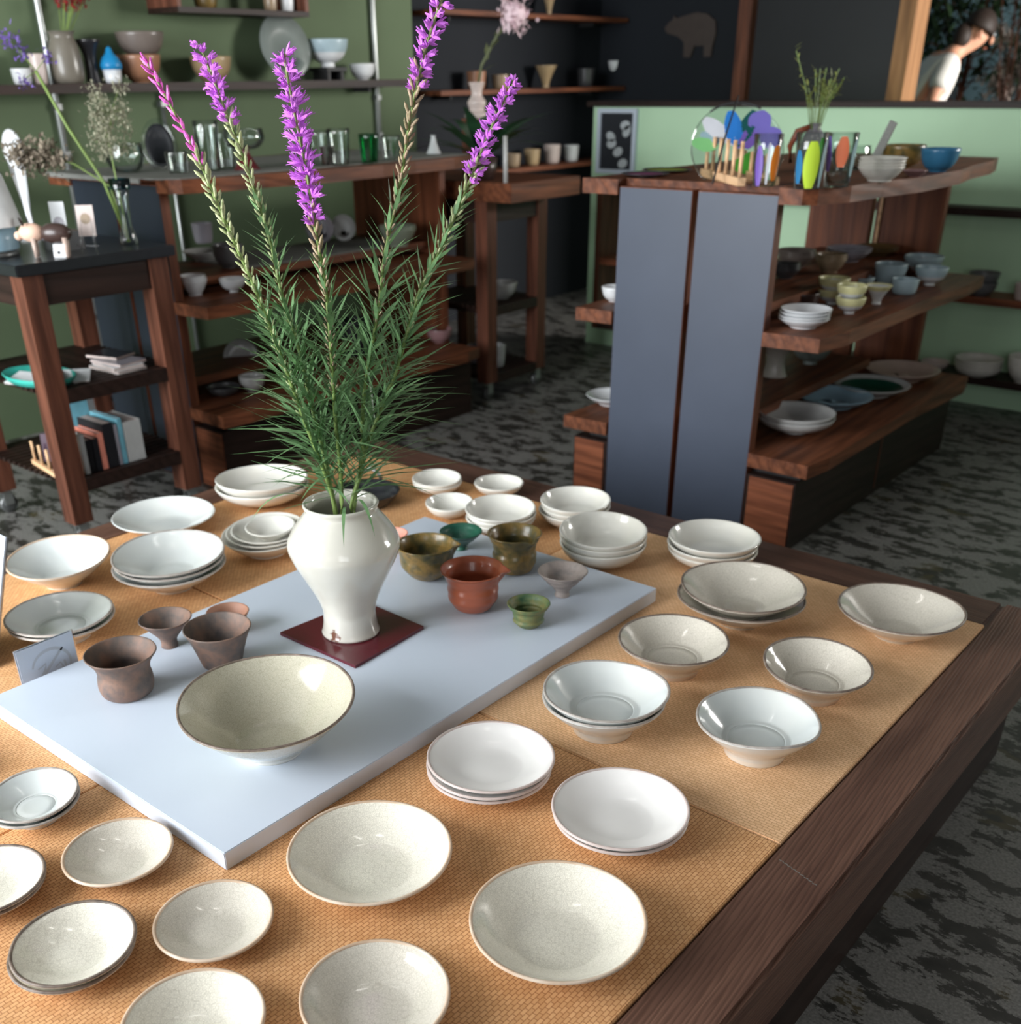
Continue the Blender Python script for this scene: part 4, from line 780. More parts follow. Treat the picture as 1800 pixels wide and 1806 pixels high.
def ware(kind, name, cat, col, x, y, z, R, H, n, label, group, ex):
    gap = 0 if n == 1 else min(H * .62 / (n - 1), max(.0075, R * .12)) if kind == 'plate' else (H * .42 / (n - 1) if n > 1 else 0)
    h = H - gap * (n - 1); t = min(.004, R * .07); first = None
    for i in range(n):
        lb = label.replace('{pos}', POS[n][i]); g = group or (label.replace('{pos} ', '') if n > 1 else None)
        if first: o = copy_tree(first, (x + rnd.uniform(-.003, .003), y + rnd.uniform(-.003, .003), z + i * gap), lb); continue
        base = FOOT if 'f' in ex else SIMPLE[kind]
        p = [(a * R, b * h) for a, b in smoothp(base, 3)]
        if 'i' in ex: p = [(a, h - b) for a, b in reversed(p)]; prof = [(0, 0)] + p + [(0, h)]; mm = col
        else:
            fl = max(t, h * .2 if 'f' in ex else t)
            prof = [(0, .0005)] + p + [(R - t * .5, h + t * .3)] + [(max(.001, a - t), max(b, fl)) for a, b in reversed(p)] + [(0, fl)]
        seg = 40; name_ = name
        if col in ('yellowwhite', 'bluewhite') or col == 'lime' or col == 'darkplum' or (col == 'darkgreen'):
            first = thing(name_, lb, cat, (x, y, z), g)
            two = {'yellowwhite': ('yellowwhite', 'white'), 'bluewhite': ('white', 'paleblue'), 'lime': ('darkgrey', 'lime'), 'darkplum': ('darkgrey', 'magenta'), 'darkgreen': ('greypl', 'darkgreen')}[col]
            k = int(len(p) * .78) + 1; k2 = len(p) + 1 + max(2, int(len(p) * .2))
            if col in ('yellowwhite', 'bluewhite'):
                m = MB().lathe(prof[:k], seg); m.lathe(prof[k2:], seg); m.obj('bowl_body', 'white', first, True)
                MB().lathe(prof[k - 1:k2 + 1], seg).obj('painted_rim', 'yellowrim' if col == 'yellowwhite' else 'paleblue', first, True)
            else:
                MB().lathe(prof, seg).obj('plate_body', two[0], first, True)
                zf = prof[-1][1]; MB().lathe([(0, zf + .0012), (R * .5, zf + .0012)] + [(a * .97, b + .0014) for a, b in prof[-len(p) + 1:-3] if False] + [(R * .66, zf + h * .35 + .0012 if h > .012 else zf + .0012), (R * .80, (h * .70 if h > .012 else zf) + .002)], seg).obj('coloured_centre', two[1], first, True)
        else:
            b = MB().lathe(prof, seg); o = b.obj(name_, col, None, True, (x, y, z)); tag(o, lb, cat, g); first = o
M['yellowrim'] = plain('pale_yellow_glaze', S(216, 212, 160), .3)
M['magenta'] = plain('magenta_glass', S(142, 60, 112), .3)
for it in ITEMS: ware(*it)

# painted glass tumblers
def tumbler(x, y, R, h, label, petals):
    t = thing('painted_tumbler', label, 'glass', (x, y, .9852), 'painted tumblers on the live edge slab')
    pr = [(R * .78, 0), (R * .84, h * .3), (R * .93, h * .7), (R, h)]
    MB().lathe([(0, 0)] + pr + [(R - .0015, h + .001)] + [(r - .003, max(z, .010)) for r, z in reversed(pr)] + [(0, .010)], 40).obj('glass_body', 'glass', t, True)
    for a, c, wd, z0, z1 in petals:
        m = MB(); vs = []; N = 8
        for i in range(N + 1):
            u = i / N; z = h * (z0 + (z1 - z0) * u); r = R * (.78 + .22 * z / h) + .0012; hw = wd * (sin(pi * (.12 + .80 * u)) ** .7)
            vs += [(r * cos(a + q * hw), r * sin(a + q * hw), z) for q in (-1, -.5, 0, .5, 1)]
        m.add(vs, [(5 * i + j, 5 * i + j + 1, 5 * i + 5 + j + 1, 5 * i + 5 + j) for i in range(N) for j in range(4)]); m.obj('painted_petal', c, t, True)
for k, v in dict(pviolet=(120, 92, 178), porange=(232, 132, 44), plime=(186, 214, 64), pblue=(52, 120, 168), ppale=(150, 178, 188), pgreen=(70, 150, 50), pcoral=(232, 128, 92), pwhite=(214, 216, 224), pazure=(48, 124, 206), plilac=(118, 108, 188), pteal=(26, 84, 84), pmint=(130, 196, 128)).items(): M[k] = plain('petal_' + k[1:], S(*v), .25, .06, 12, .2)
vd = -pi / 2 + .67
tumbler(-1.405, 2.806, .038, .122, 'painted tumbler with violet and orange petals beside the bamboo rack', [(vd - .75, 'pviolet', .33, .02, .8), (vd + .55, 'porange', .42, .12, .8), (vd - .05, 'pwhite', .13, .05, .85), (vd + 2.6, 'pgreen', .4, .1, .6)])
tumbler(-1.282, 2.800, .041, .128, 'painted tumbler with a big lime green petal on the top shelf', [(vd - .1, 'plime', .55, .02, .86), (vd - 1.0, 'pblue', .3, .1, .7), (vd + .85, 'ppale', .25, .03, .9), (vd + 2.2, 'pgreen', .3, .2, .9)])
tumbler(-1.243, 2.893, .041, .124, 'painted tumbler with a coral petal and heavy clear base', [(vd - .15, 'pcoral', .42, .38, .95), (vd - 1.1, 'pviolet', .25, .3, .95), (vd + .8, 'ppale', .25, .2, .9)])
# bamboo rack and big petal plate
rk = thing('plate_rack', 'pale bamboo plate rack with upright pegs on the live edge slab', 'rack', (-1.553, 2.930, .985), None, (0, 0, -.765))
for y in (-.042, .050): box(-.175, .175, y - .011, y + .011, .0, .02).obj('rail', 'bamboo', rk)
for x in (-.14, .14): MB().tube([(x, -.042, .009), (x, .05, .009)], .006, 8).obj('cross_bar', 'bamboo', rk)
for i in range(6):
    for y in (-.042, .05): MB().tube([(-.155 + .062 * i, y, .018), (-.155 + .062 * i, y, .105 if y < 0 else .07)], .0055, 8).obj('peg', 'bamboo', rk, True)
gp = thing('petal_plate', 'large clear glass plate with coloured petals standing in the bamboo rack', 'plate', (-1.597, 3.00, 1.058))
gp.rotation_euler = (radians(58), 0, .66)
bowlz = lambda r: .42 * r * r - .0
R_ = .131
MB().lathe([(0, -.004)] + [(R_ * u, bowlz(R_ * u) - .003) for u in (.3, .6, .8, .95)] + [(R_, bowlz(R_)), (R_ * .99, bowlz(R_) + .002)] + [(R_ * u, bowlz(R_ * u)) for u in (.95, .8, .6, .3)] + [(0, 0)], 64).obj('glass_disc', 'glass', gp, True)
ring = MB().tube([(R_ * cos(a), R_ * sin(a), bowlz(R_)) for a in [radians(60 + 6 * i) for i in range(12)]], .0028, 6); ring.obj('dark_edge', 'darkgrey', gp, True)
for a, c, wd, r0, r1 in ((172, 'pmint', .20, .42, .99), (158, 'ppale', .17, .4, .86), (138, 'pwhite', .24, .34, .97), (126, 'pwhite', .17, .05, .66), (100, 'pazure', .27, .0, .84), (66, 'pteal', .22, .05, .9), (50, 'plilac', .34, .50, 1.0), (44, 'pviolet', .26, .0, .60), (18, 'plilac', .32, .52, 1.0), (-60, 'pgreen', .4, .2, .6)):
    m = MB(); vs = []; N = 10; aa = radians(a)
    for i in range(N + 1):
        u = i / N; r = R_ * (r0 + (r1 - r0) * u); hw = wd * sin(pi * (.06 + .86 * u)) ** .8 * .8 * R_ / max(r, .25 * R_)
        vs += [(r * cos(aa + q * hw), r * sin(aa + q * hw), bowlz(r) + .002) for q in (-1, 0, 1)]
    m.add(vs, [(3 * i + j, 3 * i + j + 1, 3 * i + 4 + j, 3 * i + 3 + j) for i in range(N) for j in range(2)]); m.obj('petal', c, gp, True)
tag(MB().tube([(-1.548, 2.79, .987), (-1.60, 2.93, 1.09), (-1.635, 3.05, 1.19)], [.0028, .003, .0022], 6).obj('thin_rod', 'rubber', None, True), 'thin black rod leaning in front of the petal plate', 'rod')
# small grey vase with foliage, and price stick
gv = thing('bud_vase', 'small grey bulbous vase behind the painted tumblers', 'vase', (-1.535, 3.36, .985))
MB().lathe([(0, 0)] + smoothp([(.026, 0), (.036, .02), (.038, .06), (.03, .095), (.016, .115), (.018, .128)]) + [(.015, .128), (.012, .112), (0, .1)], 32).obj('body', 'lavgrey', gv, True)
MB().tube([(-.012, -.01, .118), (-.045, -.02, .105), (-.062, -.025, .065), (-.056, -.022, .02)], [.008, .010, .009, .006], 8).obj('brown_handle', 'terra', gv, True)
fo = thing('leafy_sprig', 'yellow green leafy sprig standing in the small grey vase', 'plant', (-1.535, 3.36, 1.09))
lf, st = MB(), MB()
for i in range(15):
    a = rnd.uniform(0, 2 * pi); q = rnd.uniform(.02, .085); tp = Vector((q * cos(a) - .0, q * sin(a), rnd.uniform(.09, .17) if i else .21))
    st.tube([(0, 0, -.05), tp * .5 + Vector((0, 0, .01)), tp], .0014, 5)
    for k in range(16):
        p = tp * rnd.uniform(.62, 1.05); v = Vector((rnd.uniform(-1, 1), rnd.uniform(-1, 1), rnd.uniform(-.2, 1))); lf.blade(p, v, (0, 0, 1), rnd.uniform(.014, .028), .008, .3, 3)
st.obj('stems', 'stem', fo); lf.obj('leaves', plain('pale_leaf', S(138, 146, 82), .5, .3, 60), fo)
tag(MB().obox((-1.278, 3.26, 1.075), (.019, 0, .048), (0, .004, 0), (.010, 0, -.004)).obj('price_stick', 'cloth'), 'flat greyish wooden stick leaning above the white plate stack', 'stick')

# things around the left unit
dp = thing('leaning_plate', 'dark oval glass plate leaning upright on the runner', 'plate', (-3.42, 2.33, .990), None, (radians(72), 0, .95))
MB().lathe([(0, 0), (.045, .002), (.06, .008), (.058, .011), (.044, .006), (0, .005)], 36, lambda r, a, z: (r * cos(a) * .8, r * sin(a) * 1.15 + .07, z)).obj('plate_body', 'iron', dp, True)
MB().lathe([(.058, .009), (.072, .013), (.072, .016), (.058, .012)], 36, lambda r, a, z: (r * cos(a) * .8, r * sin(a) * 1.15 + .07, z)).obj('glass_rim', 'glass', dp, True)
for k, (x, y, z, R, lb, c, ry) in enumerate([(-3.42, 3.02, .674, .056, 'pale grey plate standing on edge at the back of the left unit', 'lavgrey', .6), (-3.40, 3.13, .674, .05, 'second grey plate standing on edge beside the first in the left unit', 'greypl', .75), (-3.30, 2.47, .275, .066, 'round grey plate standing on edge on the left unit bottom shelf', 'greypl', .4)]):
    p = MB().lathe([(0, 0), (R * .5, 0), (R, .012), (R * .98, .015), (R * .5, .005), (0, .005)], 36, lambda r, a, z: (r * cos(a), r * sin(a) + R, z)); tag(p.obj('standing_plate', c, None, True, (x, y, z), (radians(76), 0, .9)), lb, 'plate', 'plates standing on edge in the left unit')
R = .125
tag(MB().lathe([(0, 0), (R * .5, 0), (R * .55, .006), (R, .022), (R * .98, .026), (R * .52, .010), (0, .009)], 48, lambda r, a, z: (r * cos(a), r * sin(a) + R, z)).obj('platter', 'greyblue', None, True, (-4.02, 3.45, 1.247), (radians(75), 0, 1.45)), 'big blue grey platter leaning upright on the dark wall shelf', 'platter')
bs = thing('bowl_stand', 'black wooden stand under the blue and white bowl', 'stand', (-4.04, 3.696, 1.245)); MB().box(-.06, .06, -.06, .06, .035, .05).obj('stand_top', 'rubber', bs)
for a in (-1, 1): MB().box(-.05, .05, a * .04 - .008, a * .04 + .008, 0, .035).obj('leg', 'rubber', bs)
jr = thing('cone_jar', 'white jar with a bright blue pointed lid on the dark wall shelf', 'jar', (-4.0, 2.565, 1.245))
MB().lathe([(0, 0), (.026, 0), (.030, .01), (.034, .045), (0, .045)], 28).obj('jar_body', 'white', jr, True)
MB().lathe([(0, .045), (.038, .045), (.040, .06), (.030, .082), (.014, .098), (.010, .112), (0, .122)], 28).obj('lid', plain('bright_blue', S(30, 130, 184), .35), jr, True)
def puff(mb, c, r, n, sz, zs=1):
    for _ in range(n):
        v = Vector((rnd.gauss(0, .45), rnd.gauss(0, .45), rnd.gauss(0, .45 * zs))) * r; d = Vector((rnd.uniform(-1, 1), rnd.uniform(-1, 1), rnd.uniform(-1, 1)))
        mb.blade(Vector(c) + v, d, (0, 0, 1), sz * rnd.uniform(.6, 1.4), sz * .55, .3, 2)
rf = thing('red_flowers', 'bunch of dark red flowers in the tall grey jug', 'flowers', (-4.04, 2.405, 1.36)); m = MB(); s_ = MB()
for i in range(9):
    tp = Vector((rnd.uniform(-.05, .05), rnd.uniform(-.06, .14), rnd.uniform(.10, .22))); s_.tube([(0, 0, 0), tp], .0022, 5); puff(m, tp, .022, 26, .018)
s_.obj('stems', 'stem', rf); m.obj('petals', plain('red_petal', S(150, 34, 44), .5, .3, 60), rf)

# far vase with pale round bloom, pedestal and broad leaves
pd = thing('plant_stand', 'dark wooden block stand beneath the hourglass vase', 'stand', (-3.20, 3.74, .885)); box(-.045, .045, -.045, .045, 0, .215).obj('block', 'darkZ', pd)
hv = thing('hourglass_vase', 'white hourglass shaped vase on a stand by the navy wall', 'vase', (-3.20, 3.74, 1.10))
MB().lathe([(0, 0)] + smoothp([(.048, 0), (.05, .015), (.032, .03), (.036, .045), (.038, .06), (.022, .085), (.026, .11), (.034, .13)]) + [(.03, .13), (.018, .09), (0, .08)], 36).obj('body', 'pinkwhite', hv, True)
pf = thing('round_bloom', 'single pale pink round bloom on a tall stem in the hourglass vase', 'flower', (-3.20, 3.74, 1.19)); m = MB(); s_ = MB()
s_.tube([(0, 0, 0), (.02, .01, .10), (.085, .03, .20), (.145, .05, .255)], .006, 8)
for i in range(4): s_.blade((.03 + .02 * i, .01, .08 + .04 * i), (rnd.uniform(-.5, 1), rnd.uniform(-.6, .6), .4), (0, 0, 1), .07, .02, .4)
puff(m, (.155, .055, .27), .055, 260, .032); m.ball((.155, .055, .27), .045, seg=12)
s_.obj('stem', plain('dark_stem', S(92, 98, 66), .5), pf, True); m.obj('petals', plain('pale_petal', S(226, 202, 208), .6, .1, 60), pf)
lp = thing('leafy_pot_plant', 'dark green broad leaved pot plant at the far end of the left side', 'plant', (-3.05, 3.60, .885)); m = MB()
MB().lathe([(0, 0), (.045, 0), (.06, .08), (.055, .08), (0, .07)], 24).obj('pot', 'darkbrown', lp, True)
for i in range(17):
    a = i * 2.4; m.blade((0, 0, .07), (cos(a), sin(a), rnd.uniform(.5, 1.3)), (0, 0, 1), rnd.uniform(.26, .40), .062, rnd.uniform(.7, 1.3), 7)
m.obj('leaves', plain('dark_leaf', S(44, 78, 52), .35, .2, 20), lp, True)
tag(MB().tube([(-2.86, 3.51, .886), (-2.862, 3.51, 1.05)], .0085, 10).obj('white_candle', 'greypl', None, True), 'slim pale candle standing on the far wheeled table', 'candle')

# ---------------------------------------------------------------- things on and in the near wheeled table
lm_ = thing('shade_lamp', 'white cone shaded lamp cut by the left picture edge', 'lamp', (-3.09, 1.50, .827))
MB().lathe([(0, 0), (.075, 0), (.075, .012), (.02, .018), (0, .018)], 32).obj('lamp_foot', 'steel', lm_, True)
MB().lathe([(.078, .018), (.080, .045), (.076, .075), (.074, .075), (.078, .045), (.075, .018)], 36).obj('glass_body', 'skyblue', lm_, True)
MB().lathe([(.100, .078), (.070, .205), (.067, .205), (.097, .078)], 40).obj('lamp_shade', 'white', lm_, True)
pdl = thing('white_paddle', 'white oval paddle standing upright behind the lamp', 'paddle', (-3.36, 1.78, .827), None, (.06, 0, .6))
MB().lathe([(0, 0), (.03, .0), (.034, .004), (.03, .008), (0, .008)], 28, lambda r, a, z: (r * cos(a), z - .004, .245 + r * sin(a) * 1.75)).obj('blade', 'white', pdl, True)
box(-.008, .008, -.004, .004, .012, .2).obj('handle', 'white', pdl); box(-.03, .03, -.03, .03, 0, .012).obj('paddle_foot', 'white', pdl)
# wooden pig
PS = 1.3
pg = thing('wooden_pig', 'wooden pig figurine with pale head and dark brown body', 'figurine', (-2.925, 1.575, .827), None, (0, 0, .72)); pg.scale = (PS, PS, PS)
MB().ball((.028, 0, .048), .024, 1.45, .75, .85, 14).obj('body', 'darkbrown', pg, True)
MB().ball((-.022, 0, .050), .021, 1.3, .85, .9, 14).ball((-.050, 0, .044), .011, .9, 1, .9, 10).obj('head', plain('pale_pink_wood', S(224, 186, 164), .5), pg, True)
for y in (-1, 1): MB().blade((-.030, y * .014, .064), (-.3, y * .5, 1), (1, 0, 0), .022, .014, .1, 3).obj('ear', 'darkbrown', pg)
for x, y, mm in ((-.018, -.010, 'pinkbeige'), (-.022, .010, 'pinkbeige'), (.048, -.010, 'pinkbeige'), (.044, .010, 'pinkbeige')): MB().tube([(x, y, .040), (x, y, .001)], [.0062, .004], 8).obj('leg', mm, pg, True)
def card(x, y, z, w_, h_, rz, tilt, m, label, dot=None):
    t = thing('paper_card', label, 'card', (x, y, z), None, (tilt, 0, rz)); box(-w_ / 2, w_ / 2, -.0006, .0006, 0, h_).obj('sheet', m, t)
    if dot: MB().lathe([(0, 0), (dot[2], 0), (dot[2], .0006), (0, .0006)], 20, xf=Matrix.Translation((dot[0], -.0008, dot[1])) @ Matrix.Rotation(pi / 2, 4, 'X')).obj('printed_mark', dot[3], t)
card(-3.05, 1.70, .877, .045, .075, .62, -.05, 'white', 'white card with a grey ring drawing above the pig', (0, .02, .016, 'lavgrey'))
box_c = tag(box(-3.09, -3.0, 1.66, 1.74, .827, .877).obj('card_box', 'greydark'), 'small dark box holding cards behind the wooden pig', 'box')
card(-3.01, 1.64, .86, .05, .034, .9, -.3, 'lavgrey', 'lilac card lying against the card box behind the pig')
card(-2.90, 1.60, .827, .034, .034, .66, -.25, 'white', 'small white price card at the feet of the pig', (-.002, .012, .005, 'rubber'))
ez = thing('acrylic_easel', 'clear acrylic easel stand right of the wooden pig', 'stand', (-2.905, 1.70, .827), None, (0, 0, .75))
for x in (-.022, .022): MB().tube([(x, -.02, 0), (x * .6, .006, .085)], .0028, 6).obj('leg', 'acrylic', ez, True)
box(-.03, .03, -.022, -.012, .02, .026).obj('ledge', 'acrylic', ez)
card(-2.915, 1.705, .87, .048, .08, .80, -.15, 'pinkwhite', 'postcard with tan figures on the acrylic easel', (0, .045, .014, 'tan'))
gvz = thing('glass_vase', 'slim tinted glass vase near the corner of the dark side table', 'vase', (-2.965, 1.865, .827))
MB().lathe([(0, 0), (.026, 0), (.024, .02), (.016, .06), (.018, .12), (.030, .175), (.028, .175), (.015, .12), (.013, .06), (.018, .02), (0, .012)], 32).obj('body', 'glass', gvz, True)
MB().lathe([(.0285, .150), (.0315, .178), (.0285, .178), (.026, .150)], 32).obj('tinted_rim', glass('teal_glass', S(60, 176, 190)), gvz, True)
def spray(name, label, pts, cl, mats, r0=.0025):
    t = thing(name, label, 'flower', (-2.965, 1.865, .835), 'stems in the slim glass vase'); s_ = MB(); s_.tube([(0, 0, 0)] + pts, [r0 * 1.3] + [r0] * len(pts), 6); m = MB()
    for c_, r, n_, sz in cl:
        base = min(pts, key=lambda p: (Vector(p) - Vector(c_)).length); s_.tube([base, c_], .0011, 4); puff(m, c_, r, n_, sz)
    s_.obj('stem', mats[0], t, True); m.obj('flower_heads', mats[1], t)
spray('statice_stem', 'long leaning stem with violet flower heads in the slim glass vase', [(-.03, -.03, .16), (-.075, -.085, .30), (-.12, -.125, .44)], [((-.155, -.165, .515), .03, 60, .014), ((-.135, -.15, .49), .026, 50, .014), ((-.09, -.10, .475), .022, 40, .012), ((-.14, -.155, .42), .018, 40, .012)], ('stem', plain('violet_petal', S(120, 98, 170), .6, .15, 60)), .0045)
spray('dried_branch', 'feathery brown dried branch spreading left of the glass vase', [(-.02, -.02, .15), (-.07, -.09, .21), (-.12, -.15, .235)], [((-.105 - .012 * i, -.125 - .016 * i, .225 + .008 * (i % 3)), .045, 130, .018) for i in range(6)], ('stem', plain('dried_brown', S(142, 130, 114), .8, .2, 60)))
spray('gypsophila_stem', 'cloud of tiny dried white blossoms above the slim glass vase', [(-.005, -.005, .16), (-.018, .0, .26), (-.01, .02, .34)], [((rnd.uniform(-.06, .03), rnd.uniform(-.035, .06), rnd.uniform(.22, .40)), .030, 90, .010) for i in range(20)], ('stem', plain('dried_white', S(158, 156, 134), .8, .2, 60)))
# magazines in a turquoise tray, book pile, upright books, peg rack
ty = thing('oval_tray', 'turquoise oval tray full of leaflets on the upper slatted shelf', 'tray', (-3.03, 1.53, .4805), None, (0, 0, .1))
MB().lathe([(0, 0), (.10, 0), (.118, .022), (.115, .024), (.098, .004), (0, .004)], 44, lambda r, a, z: (r * cos(a) * 1.15, r * sin(a) * .72, z)).obj('tray_body', plain('turquoise', S(60, 170, 156), .4), ty, True)
def leaflet(x, y, z, w_, d_, th, rz, m, label, group='leaflets and books', tilt=0, top=None):
    t = thing('booklet', label, 'book', (x, y, z), group, (tilt, 0, rz)); MB().box(-w_ / 2 + .001, w_ / 2 - .002, -d_ / 2 + .001, d_ / 2 - .001, .001, th - .001).obj('pages', 'pinkwhite', t)
    MB().box(-w_ / 2, w_ / 2, -d_ / 2, d_ / 2, th - .001, th).box(-w_ / 2, w_ / 2, -d_ / 2, d_ / 2, 0, .001).box(-w_ / 2, -w_ / 2 + .001, -d_ / 2, d_ / 2, 0, th).obj('cover', m, t)
for k, (x, y, z, rz, m, lb, tl) in enumerate([(-3.06, 1.50, .486, .3, 'white', 'white leaflet with dark edge leaning in the turquoise tray', .25), (-3.0, 1.55, .492, -.5, 'rustbowl', 'reddish leaflet on top in the turquoise tray', .2), (-2.965, 1.60, .488, .9, 'white', 'white folded leaflet at the table leg end of the turquoise tray', .3)]): leaflet(x, y, z, .10, .07, .006, rz, m, lb, 'leaflets in the turquoise tray', tl)
for k, (x, y, z, w_, d_, th, rz, m, lb) in enumerate([(-2.985, 1.765, .4805, .15, .105, .009, .05, 'greypl', 'lowest pale magazine of the pile on the upper slatted shelf'), (-2.98, 1.765, .4895, .145, .10, .010, -.1, 'white', 'white magazine second from the bottom of the pile'), (-2.985, 1.77, .4995, .14, .10, .008, .12, 'lavgrey', 'lilac grey magazine third in the pile on the slatted shelf'), (-3.04, 1.78, .5075, .12, .09, .009, .3, 'blackpot', 'dark magazine topmost on the pile on the slatted shelf')]): leaflet(x, y, z, w_, d_, th, rz, m, lb, 'magazine pile')
def book(y, h, th, dp, m, label, lean=0):
    t = thing('book', label, 'book', (-2.90, y, .2155), 'upright books on the lower slatted shelf', (lean, 0, 0))
    MB().box(-dp + .002, -.003, .0015, th - .0015, .002, h - .002).obj('pages', 'pinkwhite', t)
    MB().box(-dp, 0, 0, .0015, 0, h).box(-dp, 0, th - .0015, th, 0, h).box(-.0015, 0, .0015, th - .0015, 0, h).obj('cover', m, t)
M['salmon'] = plain('salmon_paper', S(226, 140, 120), .5); M['aqua'] = plain('aqua_paper', S(110, 168, 184), .5)
y = 1.545
for h, th, dp, m, lb in ((.12, .014, .13, 'white', 'white book leaning next to the front table leg'), (.10, .016, .12, 'blackpot', 'short black book, first of two between white and salmon'), (.10, .018, .12, 'blackpot', 'short black book, second of two beside the salmon one'), (.112, .016, .13, 'salmon', 'salmon pink book upright on the lower slatted shelf'), (.135, .034, .14, 'blackpot', 'thick black book behind the salmon one'), (.125, .010, .13, 'lavgrey', 'thin grey book between thick black and aqua ones'), (.14, .014, .15, 'aqua', 'aqua blue book, last of the upright row'), (.125, .06, .15, 'greypl', 'grey box file at the far end of the upright books')):
    book(y, h, th, dp, m, lb); y += th + .004
for k, (m, lb) in enumerate((('aqua', 'aqua leaflet lying across the tops of the rear books'), ('white', 'white leaflet standing behind the black books'))): card(-3.12 - .03 * k, 1.66 + .04 * k, .2155, .11, .18 - .02 * k, 1.4, -.1, m, lb)
pr_ = thing('peg_rack', 'small pale wooden peg rack with postcards on the lower slatted shelf', 'rack', (-3.02, 1.515, .2155), None, (0, 0, -.15))
for y in (-.03, .03): box(-.11, .11, y - .006, y + .006, 0, .014).obj('rail', 'bamboo', pr_)
for i in range(4):
    for y in (-.03, .03): MB().tube([(-.09 + .06 * i, y, .012), (-.09 + .06 * i, y, .075)], .0045, 8).obj('peg', 'bamboo', pr_, True)
card(-3.05, 1.525, .232, .055, .085, .8, -.15, 'darkplum', 'dark maroon postcard standing in the small peg rack')
card(-2.995, 1.52, .232, .055, .07, .8, -.1, 'white', 'white postcard standing in the small peg rack nearest the leg')

# ---------------------------------------------------------------- the back room: person, counter, greenery
box_t = thing('work_counter', 'dark work counter in the back room behind the green partition', 'counter', (0, 0, 0))
box(-2.5, -1.2, 7.0, 7.45, .82, .86).obj('countertop', 'darkX', box_t); box(-2.46, -1.24, 7.04, 7.42, 0, .82).obj('front', 'black', box_t)
FX, FY = Vector((.756, .654, 0)), Vector((.654, -.756, 0))
PO = Vector((-2.978, 7.86, 0))
def L2W(p): return FX * p[0] + FY * p[1] + Vector((0, 0, p[2]))
def skin(name, verts, edges, rad, root, levels=2):
    me = bpy.data.meshes.new(name); me.from_pydata([L2W(v) for v in verts], edges, []); o = bpy.data.objects.new(name, me); COL.objects.link(o)
    sm = o.modifiers.new('s', 'SKIN'); sm.use_smooth_shade = True
    for i, r in enumerate(rad): r = r if isinstance(r, tuple) else (r, r); me.skin_vertices[0].data[i].radius = r
    me.skin_vertices[0].data[root].use_root = True
    o.modifiers.new('d', 'SUBSURF').levels = levels; o.modifiers['d'].render_levels = levels
    dg = bpy.context.evaluated_depsgraph_get(); ev = o.evaluated_get(dg); m2 = bpy.data.meshes.new_from_object(ev)
    mb = MB(); mb.add([v.co[:] for v in m2.vertices], [tuple(p.vertices) for p in m2.polygons]); bpy.data.objects.remove(o); return mb
V, E_, R_s = [], [], []
def J(p, r, parent=None):
    V.append(p); R_s.append(r)
    if parent is not None: E_.append((parent, len(V) - 1))
    return len(V) - 1
hip = J((0, 0, .93), (.15, .12)); be = J((.07, 0, 1.05), (.145, .11), hip); ch = J((.16, 0, 1.22), (.165, .115), be); nb = J((.245, 0, 1.335), (.075, .065), ch); nk = J((.30, 0, 1.375), .052, nb)
hd = J((.375, 0, 1.435), (.075, .088), nk); ht = J((.425, 0, 1.51), (.072, .085), hd)
for s_ in (-1, 1):
    sh = J((.19, s_ * .16, 1.29), .062, ch); el = J((.07, s_ * .235, 1.055), .043, sh); wr = J((.28, s_ * .19, .97), .028, el); pm = J((.34, s_ * .175, .945), (.034, .018), wr)
    for k in range(4): f1 = J((.38, s_ * (.155 + .014 * k), .93 - .002 * k), .0085, pm); J((.405 - .004 * abs(k - 1.5), s_ * (.152 + .015 * k), .905), .0075, f1)
    t1 = J((.335, s_ * .140, .93), .010, pm); J((.365, s_ * .128, .915), .0085, t1)
    th_ = J((.02, s_ * .10, .86), .088, hip); kn = J((.04, s_ * .11, .48), .058, th_); an = J((-.01, s_ * .11, .09), .040, kn); J((.14, s_ * .125, .035), (.042, .03), an)
pb = skin('body', V, E_, R_s, hip)
for s_ in (-1, 1): pb.ball(L2W((.375, s_ * .088, 1.445)), .026, .5, .5, 1.1, 10)
nose = L2W((.49, 0, 1.415)); pb.ball(nose, .017, .8, .8, 1.5, 10)
per = thing('person', 'person in a white short sleeved shirt bending down behind the green partition', 'person', PO)
pb.obj('body', mottled('skin', [S(206, 148, 120), S(220, 164, 136)], .5, 20, 0, .02), per, True)
for s_ in (-1, 1):
    MB().ball(L2W((.482, s_ * .034, 1.447)), .0095, 1, 1, 1, 8).obj('eye', 'white', per, True)
    MB().ball(L2W((.489, s_ * .034, 1.446)), .0048, 1, 1, 1, 8).obj('pupil', 'rubber', per, True)
MB().ball(L2W((.455, 0, 1.372)), .016, .8, 1.5, .4, 10).obj('mouth', 'terra', per, True)
hb = MB(); hc = L2W((.392, 0, 1.478)); ax = (FX * .45 + Vector((0, 0, 1))).normalized(); q = Vector((0, 0, 1)).rotation_difference(ax).to_matrix().to_4x4()
hb.lathe([(.104 * sin(pi * t / 20), .118 * cos(pi * t / 20)) for t in range(0, 11)] + [(.096, -.01), (.06, .05), (0, .07)], 28, xf=Matrix.Translation(hc) @ q)
hb.ball(L2W((.30, 0, 1.435)), .072, .9, 1.05, 1.15, 14)
hb.obj('hair', plain('dark_brown_hair', S(44, 32, 26), .6, .3, 90), per, True)
V, E_, R_s = [], [], []
a0 = J((-.01, 0, .88), (.178, .145)); a1 = J((.06, 0, 1.03), (.175, .14), a0); a2 = J((.15, 0, 1.20), (.195, .145), a1); a3 = J((.225, 0, 1.305), (.135, .10), a2)
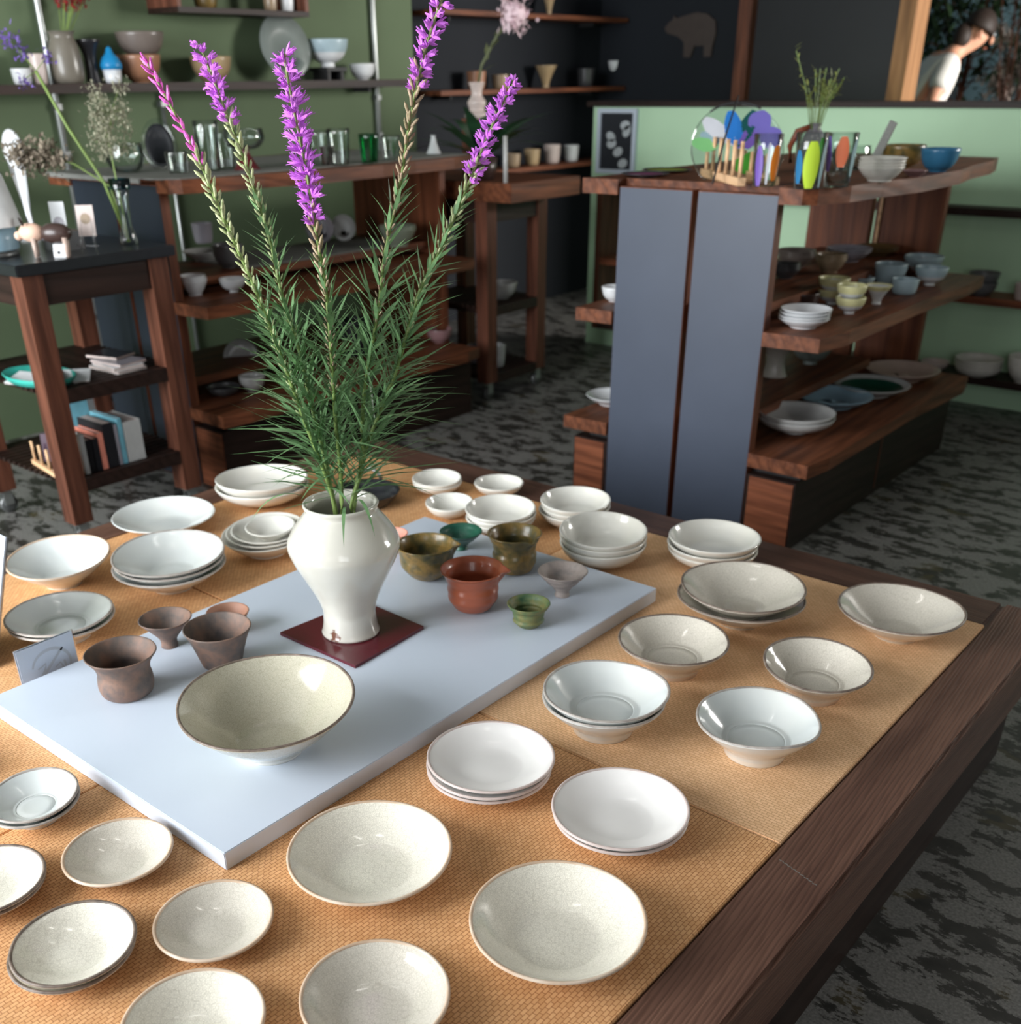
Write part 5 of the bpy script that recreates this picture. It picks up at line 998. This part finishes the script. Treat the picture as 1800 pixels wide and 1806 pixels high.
for s_ in (-1, 1): b0 = J((.175, s_ * .17, 1.275), .082, a2); J((.105, s_ * .215, 1.13), .078, b0)
skin('shirt', V, E_, R_s, a0).obj('shirt', plain('white_cotton', S(238, 234, 228), .85, .03, 12, bump=.1), per, True)
V, E_, R_s = [], [], []
a0 = J((0, 0, .90), (.165, .135))
for s_ in (-1, 1): b0 = J((.02, s_ * .10, .84), .10, a0); b1 = J((.04, s_ * .11, .48), .075, b0); J((-.01, s_ * .11, .12), .06, b1)
skin('trousers', V, E_, R_s, a0).obj('trousers', 'navy', per, True)
for s_ in (-1, 1): MB().ball(L2W((.06, s_ * .12, .042)), .055, .9, .9, 2.3, 12, FX).obj('shoe', 'rubber', per, True)

tree = thing('indoor_tree', 'tall dark green leafy indoor tree behind the bending person', 'plant', (-3.05, 9.0, 0)); m = MB(); s_ = MB()
s_.tube([(0, 0, .3), (.03, 0, .9), (.05, .02, 1.7)], [.03, .024, .012], 8)
for i in range(26):
    tp = Vector((rnd.uniform(-.42, .50), rnd.uniform(-.25, .25), rnd.uniform(1.05, 2.1))); s_.tube([(.03, 0, .9 + .03 * i), tp], .006, 5)
    for k in range(64): m.blade(tp + Vector((rnd.gauss(0, .12), rnd.gauss(0, .12), rnd.gauss(0, .12))), (rnd.uniform(-1, 1), rnd.uniform(-1, 1), rnd.uniform(-.7, .7)), (0, 0, 1), rnd.uniform(.07, .13), .045, .4, 3)
s_.obj('trunk', 'darkZ', tree, True); m.obj('foliage', plain('deep_leaf', S(50, 70, 46), .4, .3, 14), tree)
MB().lathe([(0, 0), (.14, 0), (.19, .34), (.17, .34), (.16, .3), (0, .3)], 36).obj('pot', 'greydark', tree, True)
dr = thing('dried_blossoms', 'big pale dried blossom bunch at the right picture edge behind the person', 'flowers', (-2.58, 8.75, 0)); m = MB(); s_ = MB()
for i in range(34):
    tp = Vector((rnd.uniform(-.22, .42), rnd.uniform(-.22, .25), rnd.uniform(1.16, 1.95))); s_.tube([(0, 0, .6), tp], .004, 5); puff(m, tp, .10, 110, .045)
s_.obj('stems', 'darkZ', dr, True); m.obj('blossoms', plain('dried_petal', S(186, 172, 164), .8, .2, 20), dr)
MB().lathe([(0, 0), (.13, 0), (.16, .35), (.11, .66), (.10, .66), (.14, .35), (0, .05)], 36).obj('floor_vase', 'greyjug', dr, True)
